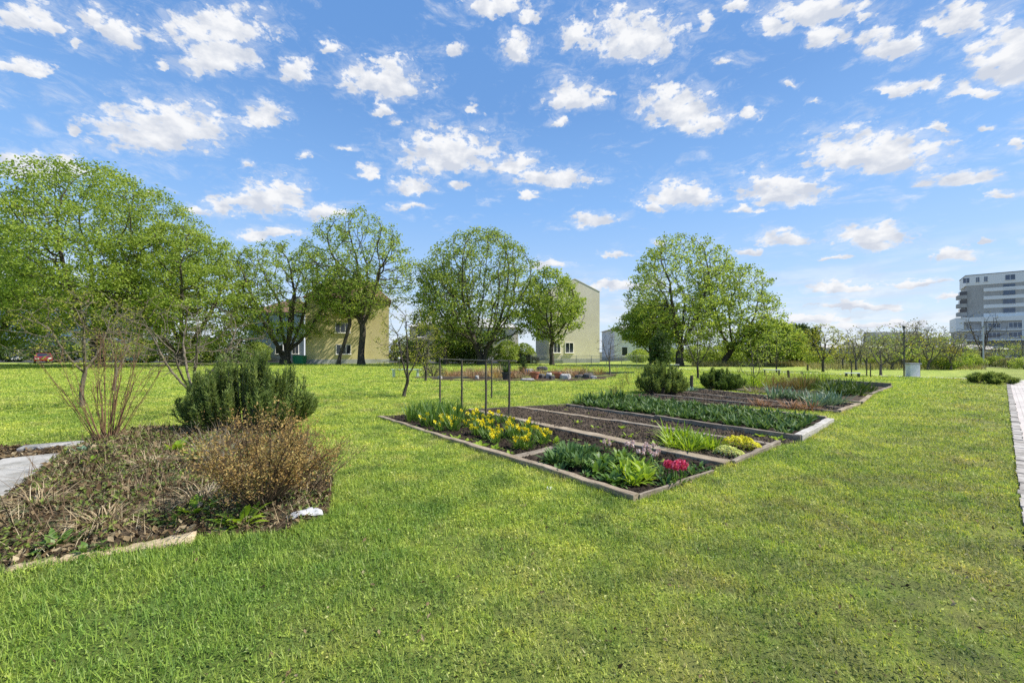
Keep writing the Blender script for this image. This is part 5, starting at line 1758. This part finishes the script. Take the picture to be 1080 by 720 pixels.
clump('flowering_shrub', 'reddish leaved shrub among the green hedge shrubs at right', AT(1003, 38), 1.4, 2.2, 158, 'rust_grass', 1500, 0.13)
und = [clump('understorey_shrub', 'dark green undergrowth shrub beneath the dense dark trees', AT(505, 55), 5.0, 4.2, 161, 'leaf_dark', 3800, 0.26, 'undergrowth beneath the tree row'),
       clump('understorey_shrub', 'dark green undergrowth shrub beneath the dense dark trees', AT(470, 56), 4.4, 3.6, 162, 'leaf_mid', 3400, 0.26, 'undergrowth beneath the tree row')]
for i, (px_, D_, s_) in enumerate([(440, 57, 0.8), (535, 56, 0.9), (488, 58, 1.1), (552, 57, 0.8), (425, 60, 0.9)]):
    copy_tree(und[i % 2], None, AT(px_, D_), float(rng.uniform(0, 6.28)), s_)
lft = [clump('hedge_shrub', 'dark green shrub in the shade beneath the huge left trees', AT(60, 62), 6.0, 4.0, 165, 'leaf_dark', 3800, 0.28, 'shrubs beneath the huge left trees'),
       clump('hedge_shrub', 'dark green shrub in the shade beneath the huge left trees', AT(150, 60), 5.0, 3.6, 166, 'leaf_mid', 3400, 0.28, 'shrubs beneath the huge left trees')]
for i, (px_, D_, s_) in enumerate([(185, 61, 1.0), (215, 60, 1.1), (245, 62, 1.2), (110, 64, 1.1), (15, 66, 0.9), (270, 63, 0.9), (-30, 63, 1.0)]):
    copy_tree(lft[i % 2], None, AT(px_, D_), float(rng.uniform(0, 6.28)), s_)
mdl = [clump('hedge_shrub', 'light green shrub in the strip beneath the fan shaped tree', AT(756, 54), 4.0, 2.4, 168, 'leaf_mid', 2600, 0.24, 'shrubs beneath the fan shaped tree'),
       clump('hedge_shrub', 'light green shrub in the strip beneath the fan shaped tree', AT(790, 52), 4.0, 2.6, 169, 'leaf_fresh', 2600, 0.24, 'shrubs beneath the fan shaped tree')]
for i, (px_, D_, s_) in enumerate([(735, 58, 1.1), (820, 56, 1.0), (775, 60, 1.2), (705, 60, 0.9), (845, 52, 0.9), (675, 60, 0.8)]):
    copy_tree(mdl[i % 2], None, AT(px_, D_), float(rng.uniform(0, 6.28)), s_)

# tall dry grass strip beyond the middle lawn
rng = np.random.default_rng(66)
Pt = []
for (x0, x1, y0, y1, n_) in ((730, 850, 44, 50, 4500), (850, 1040, 36, 46, 2600)):
    D_ = rng.uniform(y0, y1, n_)
    Pt.append(np.column_stack([(rng.uniform(x0, x1, n_) - 540) / F * D_, D_]))
Pt = np.concatenate(Pt)
Pt = Pt[inpoly(Pt, [tuple(UV(XE, 2.2, -8)), tuple(UV(XE, 60, -8)), tuple(UV(XE, 60, 60)), tuple(UV(XE, 2.2, 60))])]
V, q_ = blades(rng, Pt, 0.0, rng.uniform(0.25, 0.8, len(Pt)), 0.05, 0.6)
tag(obj('dry_grass', mesh_data('dry_grass', V, [q_], M['pale_grass'])), 'tall pale dry grass beyond the crossing path', 'grass', kind='stuff')

# ------------------------------------------------------------------ buildings
cas = lambda a_: (math.cos(a_), math.sin(a_))


def window(parent, c, w, h_, n=3, frame='frame_white', pane='glass', depth=0.10, t=0.07, face=-1):
    """Window on a wall whose outside looks along -y (local): frame, mullions and sill, with its pane."""
    mb_ = MB()
    x, y, z = c
    yy = y + face * depth / 2 * 0.6
    mb_.box((x - w / 2 + t / 2, yy, z), (t, depth, h_ - 2 * t))
    mb_.box((x + w / 2 - t / 2, yy, z), (t, depth, h_ - 2 * t))
    mb_.box((x, yy, z + h_ / 2 - t / 2), (w, depth, t))
    mb_.box((x, yy, z - h_ / 2 + t / 2), (w, depth, t))
    for k in range(1, n):
        mb_.box((x - w / 2 + w * k / n, yy + 0.004, z), (t * 0.9, depth * 0.9, h_ - 2 * t))
    mb_.box((x, y + face * 0.10, z - h_ / 2 - 0.035), (w + 0.16, 0.20, 0.06))
    f_ = mb_.build('window', M[frame], parent)
    MB().box((x, y + face * 0.015, z), (w - 2 * t - 0.004, 0.02, h_ - 2 * t - 0.004)).build('pane', M[pane], f_)
    return f_


def house(name, label, px, D, rot, w, dp, h_, wall, wins, roof='roof_tile', roof_h=3.0, gable_front=False, plinth='concrete', px_is_left=True, ov=0.35):
    root = thing(name, label, 'building', AT(px, D), rot)
    MB().box((w / 2, dp / 2, h_ / 2 + 0.3), (w, dp, h_ - 0.6)).build('wall', M[wall], root)
    MB().box((w / 2, dp / 2, 0.3), (w + 0.06, dp + 0.06, 0.6)).build('plinth', M[plinth], root)
    if gable_front:
        MB().add([(0, 0, h_), (w, 0, h_), (w / 2, 0, h_ + roof_h), (0, dp, h_), (w, dp, h_), (w / 2, dp, h_ + roof_h)],
                 [[0, 1, 4, 3]], [[0, 2, 1], [3, 4, 5]]).build('gable', M[wall], root)
        t = 0.12
        mb_ = MB()
        for s in (0, 1):
            e_ = np.array([-ov, h_ - ov * roof_h / (w / 2)]) if s == 0 else np.array([w + ov, h_ - ov * roof_h / (w / 2)])
            r_ = np.array([w / 2, h_ + roof_h])
            mb_.add([(e_[0], -0.04, e_[1] + 0.02), (r_[0], -0.04, r_[1] + 0.02), (r_[0], dp + 0.1, r_[1] + 0.02), (e_[0], dp + 0.1, e_[1] + 0.02),
                     (e_[0], -0.04, e_[1] + t), (r_[0], -0.04, r_[1] + t), (r_[0], dp + 0.1, r_[1] + t), (e_[0], dp + 0.1, e_[1] + t)],
                    [[0, 1, 2, 3], [4, 7, 6, 5], [0, 4, 5, 1], [1, 5, 6, 2], [2, 6, 7, 3], [3, 7, 4, 0]])
        mb_.build('roof', M[roof], root)
    else:
        e = ov
        mb_ = MB().add([(-e, -e, h_ + 0.01), (w + e, -e, h_ + 0.01), (w + e, dp + e, h_ + 0.01), (-e, dp + e, h_ + 0.01), (dp * 0.3, dp / 2, h_ + roof_h), (w - dp * 0.3, dp / 2, h_ + roof_h)],
                       [[0, 3, 2, 1], [0, 1, 5, 4], [2, 3, 4, 5]], [[1, 2, 5], [3, 0, 4]])
        rf = mb_.build('roof', M[roof], root)
        MB().box((w * 0.6, dp / 2, h_ + roof_h + 0.1), (0.9, 0.6, 1.4)).build('chimney', M['concrete'], rf)
    for wn_ in wins:
        window(root, (wn_[0], -0.005, wn_[1]), *wn_[2:])
    return root


# yellow rendered house behind the trees
yh = house('house', 'yellow rendered house with three pane windows behind two dark trunks', 322, 54, 0.31, 10.6, 9, 8.8, 'render_yellow',
           [(4.7, 1.95, 1.9, 1.35, 3), (4.6, 4.85, 1.9, 1.35, 3), (4.5, 7.55, 1.9, 1.35, 3)], roof_h=3.4)
MB().tube([(7.3, -0.08, 0.1), (7.3, -0.08, 8.7)], 0.06, 8).build('downpipe', M['frame_white'], yh)
# beige gable house
gh = house('house', 'tall plain beige house showing its blank gable end', 579, 58, 0.26, 7.9, 6, 10.4, 'render_beige', [(3.1, 2.2, 1.3, 1.5, 2), (1.2, 2.2, 1.1, 1.5, 2)], roof='render_beige', roof_h=1.7, gable_front=True, ov=0.03)
house('house', 'white house with dark windows between the beige house and the fan shaped tree', 648, 72, 0.0, 12, 10, 5.6, 'render_white',
      [(1.8, 1.7, 1.1, 1.6, 1), (5.2, 1.4, 1.0, 1.0, 1), (6.6, 1.4, 1.0, 1.0, 1), (1.8, 4.2, 1.1, 1.3, 1), (5.4, 4.2, 1.1, 1.3, 1), (9.0, 1.6, 1.1, 1.4, 1)], roof='concrete', roof_h=1.2)
house('house', 'long pale blue grey flats behind the huge left trees', -160, 82, 0.0, 62, 12, 11.0, 'render_bluegrey',
      [(4 + 4.2 * i, 1.9 + 3.1 * j, 1.8, 1.5, 2) for i in range(14) for j in range(3)], roof_h=3.0)
house('house', 'pale blue house glimpsed beside the low forking tree', 262, 66, 0.0, 9.0, 10, 8.0, 'render_bluegrey',
      [(2, 2, 1.3, 1.5, 2), (5, 2, 1.3, 1.5, 2), (2, 5, 1.3, 1.5, 2), (5, 5, 1.3, 1.5, 2), (7.6, 2, 1.1, 1.5, 2)], roof_h=2.4)
house('house', 'cream house hidden behind the dense dark green tree', 432, 74, 0.15, 20, 10, 6.2, 'render_beige',
      [(2 + 3 * i, 2.0 + 3 * j, 1.3, 1.5, 2) for i in range(6) for j in range(2)], roof='panel_taupe', roof_h=2.0)

# modern grey flats at the right edge
fl_loc = AT(1008, 139)
flats = thing('apartment_building', 'modern grey apartment block with white bands at the right edge', 'building', fl_loc, -0.72)
FWd = 34.0
MB().box((FWd / 2, 8, 2.8), (FWd - 3, 13, 5.6)).build('ground_storey', M['panel_dark'], flats)
MB().box((FWd / 2, 7, 8.7), (FWd - 0.5, 13.6, 5.9)).build('lower_wall', M['panel_taupe'], flats)
mb = MB()
mb.box((FWd / 2, 7, 12.4), (FWd, 14.6, 1.5))
mb.box((FWd / 2, 7, 8.75), (FWd, 14.6, 0.4))
mb.box((FWd / 2, 7, 5.5), (FWd, 14.6, 0.5))
mb.box((0.9, 7, 10.3), (1.8, 14.58, 2.7))
for x_ in (6.0, 14.5, 23.0):
    mb.box((x_, 0.0, 7.1), (0.4, 0.6, 2.7))
    mb.box((x_, 0.0, 10.3), (0.4, 0.6, 2.7))
mb.build('white_frame', M['frame_white'], flats)
MB().box((FWd / 2 + 1.3, 8, 18.6), (FWd - 3.0, 12.4, 10.9)).build('upper_wall', M['panel_grey'], flats)
mb = MB()
for z_ in (13.8, 16.7, 19.5, 22.2):
    mb.box((FWd / 2 + 3.0, 1.74, z_), (FWd - 7.0, 0.16, 1.15))
mb.build('facade_bands', M['frame_white'], flats)
MB().box((FWd / 2 + 1.0, 8.1, 25.7), (FWd - 3.0, 12.8, 3.4)).build('penthouse', M['frame_white'], flats)
MB().box((FWd / 2 + 1.0, 8.1, 27.5), (FWd - 2.8, 13.0, 0.25)).build('roof', M['concrete'], flats)
for z_ in (14.6, 17.5, 20.4):
    bl = MB().box((1.6, 2.8, z_ - 0.2), (2.2, 3.4, 1.3)).build('balcony', M['panel_grey'], flats)
    MB().box((1.9, 2.9, z_ + 1.1), (1.7, 3.0, 1.2)).build('recess', M['glass'], bl)
for x_ in (12.0, 18.4, 26.0):
    for z_ in (15.1, 18.0, 20.9, 22.9):
        window(flats, (x_, 1.79, z_), 2.6, 1.6, 2, 'metal_grey', 'glass_blue')
for x_, w_ in ((2.6, 1.6), (5.2, 0.9), (7.0, 0.9), (12.2, 2.2), (18, 2.2), (25, 2.2)):
    window(flats, (x_, 1.69, 25.8), w_, 1.8, 2, 'frame_white', 'glass_blue')
for x_ in (8.6, 13.0, 18.6, 26.0):
    for z_ in (7.1, 10.2):
        window(flats, (x_, 0.19, z_), 2.8, 1.7, 3, 'frame_white', 'glass_blue')
# far towers on the skyline
for px_, D_, w_, h_, lab in ((924, 330, 15, 17, 'hazy beige tower block far off above the scrub'), (957, 340, 12, 17.5, 'smaller hazy tower block just left of the grey flats'), (978, 300, 16, 11, 'low pale block far off beneath the grey flats')):
    tw = thing('tower_block', lab, 'building', AT(px_, D_))
    MB().box((w_ / 2, 6, h_ / 2), (w_, 12, h_)).build('wall', M['render_beige'], tw)  # pale beige wall: distance haze put into the colour
    MB().box((w_ / 2, 6, h_ + 0.4), (w_ * 0.96, 11.5, 0.8)).build('roof', M['panel_grey'], tw)
    mb = MB()
    for z_ in np.arange(2, h_ - 1, 3.0):
        mb.box((w_ / 2, -0.05, z_), (w_ * 0.86, 0.1, 1.3))
    mb.build('window_bands', M['panel_grey'], tw)
# low houses beyond the scrub
for px_, D_, w_, h_, wl, lab in ((868, 110, 16, 2.6, 'render_white', 'low white house far behind the sparse young tree'), (905, 120, 20, 2.6, 'render_beige', 'low cream house far behind the scrubby trees'),
                                 (1016, 62, 7, 2.0, 'concrete', 'low grey shed in front of the grey flats')):
    house('house', lab, px_, D_, 0.0, w_, 8, h_, wl, [(2 + 3 * i, 1.8, 1.2, 1.2, 2) for i in range(int(w_ // 3))], roof='panel_grey', roof_h=0.9)

# ------------------------------------------------------------------ vehicles, posts, boxes, clutter


def car(label, loc, rot, paint):
    root = thing('parked_car', label, 'car', loc, rot)
    # side profile (y, z) drawn across; then pinched in at the roof
    prof = [(-2.0, 0.35), (-2.05, 0.62), (-1.95, 0.85), (-1.1, 0.95), (-0.5, 1.40), (0.9, 1.43), (1.6, 1.0), (1.98, 0.92), (2.02, 0.5), (1.95, 0.32)]
    n = len(prof)
    V = []
    for x_, k in ((-0.85, 0), (-0.80, 1), (0.80, 1), (0.85, 0)):
        for (y, z) in prof:
            s_ = 0.78 if (z > 1.2) else 1.0
            V.append((x_ * s_, y, z))
    q = [[i * n + j, i * n + (j + 1) % n, (i + 1) * n + (j + 1) % n, (i + 1) * n + j] for i in range(3) for j in range(n)]
    MB().add(V, q, ngons=[list(range(n))[::-1], [3 * n + j for j in range(n)]]).build('body', M[paint], root, bevel=0.04)
    gl = MB()
    gl.add([(-0.66, -1.06, 0.985), (0.66, -1.06, 0.985), (0.56, -0.56, 1.365), (-0.56, -0.56, 1.365)], [[0, 1, 2, 3]])
    gl.add([(-0.66, 1.54, 1.055), (0.66, 1.54, 1.055), (0.58, 0.98, 1.395), (-0.58, 0.98, 1.395)], [[3, 2, 1, 0]])
    for s_ in (-1, 1):
        gl.add([(s_ * 0.845, -0.75, 1.0), (s_ * 0.845, 1.3, 1.0), (s_ * 0.70, 0.8, 1.36), (s_ * 0.70, -0.45, 1.36)], [[0, 1, 2, 3]])
    gl.build('glass', M['glass'], root)
    for sx in (-1, 1):
        for y in (-1.25, 1.25):
            w_ = MB()
            w_.tube([(sx * 0.72, y, 0.31), (sx * 0.90, y, 0.31)], 0.31, 18)
            wh = w_.build('wheel', M['rubber'], root)
            MB().tube([(sx * 0.895, y, 0.31), (sx * 0.91, y, 0.31)], 0.19, 14).build('rim', M['metal_grey'], wh)
        MB().box((sx * 0.58, -2.02, 0.70), (0.34, 0.06, 0.16)).build('headlight', M['white_paint'], root)
        MB().box((sx * 0.62, 2.0, 0.78), (0.28, 0.05, 0.14)).build('tail_light', M['lamp_red'], root)
    return root


car('small dark red car parked under the huge left trees', AT(46, 58.0), 0.85, 'car_red')
car('small blue car half hidden behind the budding saplings', AT(142, 60), 0.7, 'car_blue')
car('black car parked behind the dense dark green tree', AT(554, 56.5), 1.5, 'car_black')
car('white car in the shade at the far left', AT(8, 66), 1.45, 'car_white')

bn = thing('waste_bin', 'green waste container beside the yellow house', 'bin', AT(316, 53))
MB().box((0, 0, 0.55), (1.25, 1.0, 1.0), 0, 1.06).build('body', M['green_plastic'], bn, bevel=0.03)
MB().box((0, 0, 1.10), (1.36, 1.1, 0.10), 0, 0.9).build('lid', M['green_plastic'], bn, bevel=0.03)
for s_ in (-1, 1):
    MB().tube([(s_ * 0.5, -0.45, 0.08), (s_ * 0.58, -0.45, 0.08)], 0.08, 10).build('wheel', M['rubber'], bn)

lp = thing('street_lamp', 'thin black lamp post beside the pale notice box', 'lamp post', G(953.5, 398))
MB().tube([(0, 0, 0), (0, 0, 3.05)], [0.038, 0.03], 10).build('pole', M['metal_dark'], lp)
MB().lathe([(0.05, 3.05), (0.075, 3.08), (0.075, 3.2), (0.03, 3.24)], n=12).build('lamp_head', M['metal_dark'], lp)
lp2 = thing('street_lamp', 'tall pale lamp post in front of the grey flats', 'lamp post', AT(1037, 42))
MB().tube([(0, 0, 0), (0, 0, 4.2)], [0.07, 0.05], 10).build('pole', M['metal_pale'], lp2)
MB().box((0, -0.25, 4.2), (0.18, 0.7, 0.08)).build('lamp_head', M['metal_grey'], lp2)
nb = thing('notice_box', 'pale grey box on the path edge right of the black lamp post', 'box', G(962.5, 397.5))
MB().box((0, 0, 0.42), (0.62, 0.35, 0.78)).build('body', M['render_white'], nb, bevel=0.02)
MB().box((0, 0, 0.85), (0.76, 0.43, 0.07)).build('lid', M['metal_grey'], nb, bevel=0.01)
MB().tube([(0.44, 0, 0), (0.44, 0, 1.15)], 0.04, 8).build('post', M['metal_dark'], nb)
for px_, py_, h_, lab in ((898, 398, 1.0, 'thin dark stake before the first scrubby tree'), (918, 398, 0.9, 'dark stake left of the sparse tree near the lamp'), (914, 397, 0.9, 'shorter dark stake next to the sparse tree')):
    o = MB().tube([(0, 0, -0.05), (0.01, 0, h_ * 0.5), (0, 0, h_)], [0.035, 0.033, 0.03], 7).build('stake', M['wood_dark'], None, G(px_, py_))
    tag(o, lab, 'stake')


def bench(label, loc, rot, L_, top, legm='metal_dark', h_=0.45, w_=0.4):
    root = thing('bench', label, 'bench', loc, rot)
    for k in range(3):
        MB().box((0, (k - 1) * w_ / 3, h_), (L_, w_ / 3 - 0.015, 0.045)).build('slat', M[top], root, bevel=0.006)
    for s_ in (-1, 1):
        mb_ = MB()
        mb_.box((s_ * L_ * 0.4, 0, h_ / 2 - 0.015), (0.07, w_ * 0.9, h_ - 0.02))
        mb_.build('leg', M[legm], root, bevel=0.008)
    return root


bench('pale green garden bench beside the small leaning tree', AT(428, 25.5), -0.05, 1.9, 'pale_green', 'pale_green', 0.5)
bench('pale backless bench on dark legs behind the rusty grasses', AT(814, 27), -0.5, 1.0, 'metal_pale', h_=0.42)
bench('white backless bench on the lawn left of the lamp post', AT(899, 25.5), -0.5, 0.75, 'white_paint', h_=0.28)
bench('small white bench by the narrow dark conifer', AT(711, 38), -0.3, 0.9, 'white_paint', h_=0.42)
for px_, D_, h_, lean_, lab in ((832, 24.5, 0.50, -0.05, 'dark wooden stump post left of the leaning one'), (848, 23.5, 0.45, -0.16, 'dark leaning stump post at the far bed corner'), (729, 17, 0.62, 0.02, 'weathered short post between the two evergreen bushes'), (852, 35, 0.5, 0.0, 'dark small post on the lawn edge by the sparse tree')):
    o = MB().tube([(0, 0, -0.04), (lean_ * 0.5, 0, h_ * 0.5), (lean_, 0, h_)], [0.075, 0.07, 0.065], 9).build('stump_post', M['wood_dark'], None, AT(px_, D_))
    tag(o, lab, 'post')

# middle garden plot: pots, stones, dry perennials, low edging
st = thing('garden_stake', 'thin garden stake with white ball top near the pale bench', 'stake', AT(421, 26))
MB().tube([(0, 0, 0), (0, 0, 1.12)], 0.014, 6).build('rod', M['wood_dark'], st)
MB().lathe([(0.01, 1.1), (0.06, 1.13), (0.085, 1.19), (0.06, 1.25), (0.005, 1.28)], n=10).build('ball', M['white_paint'], st, smooth=True)


def pot(label, loc, r_, h_, mat, plant=None):
    root = thing('flower_pot', label, 'pot', loc)
    MB().lathe([(r_ * 0.68, 0), (r_ * 0.93, h_ * 0.82), (r_ * 1.05, h_ * 0.83), (r_ * 1.05, h_), (r_ * 0.9, h_), (r_ * 0.86, h_ * 0.88), (0.01, h_ * 0.88)], n=18).build('pot', M[mat], root, smooth=False)
    if plant:
        rosette(int(loc[0] * 77) % 997 + 3, 22, r_ * 2.2, r_ * 0.4, (0.4, 1.4), (0.3, 1.0), r_ * 0.4, z=h_ * 0.88).build('foliage', M[plant], root)
    return root


pot('terracotta pot at the left of the stone row', AT(564, 24), 0.27, 0.42, 'terracotta')
pot('reddish terracotta pot between two pale stones', AT(588, 24.5), 0.24, 0.36, 'terracotta')
pot('dark tub with a dark plant behind the trellis', AT(534, 23.5), 0.28, 0.45, 'metal_dark', 'leaf_dark')
for k, (px_, D_, sx, sy, sz, mt, lab) in enumerate([(556, 23.0, 0.75, 0.3, 0.12, 'rock_white', 'flat pale stone left of the terracotta pot'), (571, 24.6, 0.45, 0.4, 0.28, 'rock_dark', 'dark stone right of the terracotta pot'),
                                                   (579, 24.6, 0.42, 0.35, 0.34, 'rock_white', 'pale upright stone in the stone row'), (582, 24.0, 0.3, 0.3, 0.22, 'rock_dark', 'small dark stone in the stone row'),
                                                   (596, 24.2, 0.62, 0.42, 0.30, 'rock_white', 'large pale stone at the right of the reddish pot'), (612, 25, 0.6, 0.5, 0.22, 'rock_dark', 'dark flat stone in the heap at right'),
                                                   (620, 25, 0.7, 0.5, 0.30, 'rock_dark', 'dark stone heaped beside the bare grey tree'), (626, 24.4, 0.4, 0.3, 0.18, 'rock_white', 'small pale stone at the right end of the row'),
                                                   (558, 29, 0.6, 0.5, 0.4, 'stone', 'grey boulder behind the stone row'), (572, 34, 0.9, 0.6, 0.4, 'rock_dark', 'dark boulder far behind the stone row'),
                                                   (464, 24, 0.22, 0.2, 0.2, 'rock_white', 'small white stone left of the trellis posts'), (503, 24, 0.22, 0.2, 0.22, 'rock_white', 'small white stone seen between the trellis posts')]):
    o = rough_block('stone', (sx, sy, sz), M[mt], 900 + k, amp=0.07, loc=AT(px_, D_), rotz=k * 0.7)
    tag(o, lab, 'stone')
o = MB().box((0, 0, 0.07), (4.5, 0.06, 0.14)).build('edging_board', M['green_edge'], None, AT(636, 30), 0.0, bevel=0.01)
tag(o, 'long low dark green edging board behind the stone row', 'board')
o = MB().box((0, 0, 0.07), (6.5, 0.08, 0.14)).build('edging_board', M['wood_tan'], None, AT(570, 31), 0.02, bevel=0.01)
tag(o, 'long low tan edging board of the middle plot', 'board')
o = MB().box((0, 0, 0.06), (4.6, 0.08, 0.12)).build('edging_board', M['wood_tan'], None, AT(478, 24.5), 0.02, bevel=0.01)
tag(o, 'low tan edging board behind the trellis', 'board')
protos = []
for k in range(3):
    o = rosette(950 + k, 90, 0.62, 0.02, (0.6, 1.5), (0.1, 0.9), 0.34, 0.2, 0.5, 0.5).build('dry_perennial', M[('brown_grass', 'straw', 'dry_leaf')[k]])
    tag(o, 'dry brown perennial clump in the middle garden plot', 'plant', 'dry perennials in the middle garden plot')
    protos.append(o)
place(protos, [AT(q_, w_)[:2] for q_, w_ in ((500, 24.6), (512, 26), (524, 25), (540, 27), (548, 24.6), (488, 27), (505, 29), (530, 30), (475, 26), (550, 31), (495, 33), (520, 33), (600, 33), (590, 30), (612, 31), (545, 25), (604, 27.5), (466, 27), (482, 25), (494, 26), (536, 25.5), (556, 27), (566, 29), (574, 27), (585, 29), (516, 28), (540, 29), (598, 29), (620, 28), (632, 29), (610, 26), (526, 27))], rg, 0.0, 0.8, 1.3)
clump('dark_shrub', 'small dark evergreen shrub behind the trellis', AT(532, 31), 0.9, 1.0, 171, 'leaf_dark', 700, 0.10)
clump('dark_shrub', 'small cone of dark foliage left of the grey boulder', AT(552, 30), 0.6, 1.3, 172, 'leaf_dark', 600, 0.10)
clump('dark_shrub', 'low brown green shrub near the pale bench', AT(457, 25.5), 1.6, 0.8, 173, 'leaf_grey', 700, 0.11)
tw_p = [twig_shrub('dead_stalks', 'thin dry stalks standing on the lawn behind the long beds', AT(655, 17.5), 12, 1.1, 0.35, 174, 0.006, 'bark_red', None, 0, 0.03, 0.1, 2, group='dry stalks behind the long beds')]
for px_, D_ in ((664, 20), (672, 24), (648, 25), (780, 30), (768, 32)):
    copy_tree(tw_p[0], None, AT(px_, D_), float(rg.uniform(0, 6.28)), 1.0)

# wire fence before the beige house
fn = thing('wire_fence', 'low grey wire fence in front of the beige house', 'fence', AT(560, 54))
for k in range(10):
    MB().tube([(k * 2.0, 0, 0), (k * 2.0, 0, 1.15)], 0.035, 6).build('post', M['metal_grey'], fn)
mb = MB()
for z_ in (0.25, 0.5, 0.75, 1.0, 1.12):
    mb.tube([(0, -0.05, z_), (18.0, -0.05, z_)], 0.014, 4)
for k in range(90):
    mb.tube([(k * 0.2 + 0.1, -0.065, 0.1), (k * 0.2 + 0.1, -0.065, 1.12)], 0.008, 3, False)
mb.build('mesh_panel', M['metal_grey'], fn)
# low wall and hedge bank at the far lawn edge
o = MB().box((0, 0, 0.22), (9.0, 0.25, 0.44)).build('low_wall', M['concrete'], None, AT(560, 57), 0.0, bevel=0.02)
tag(o, 'low concrete wall behind the black car', 'wall')
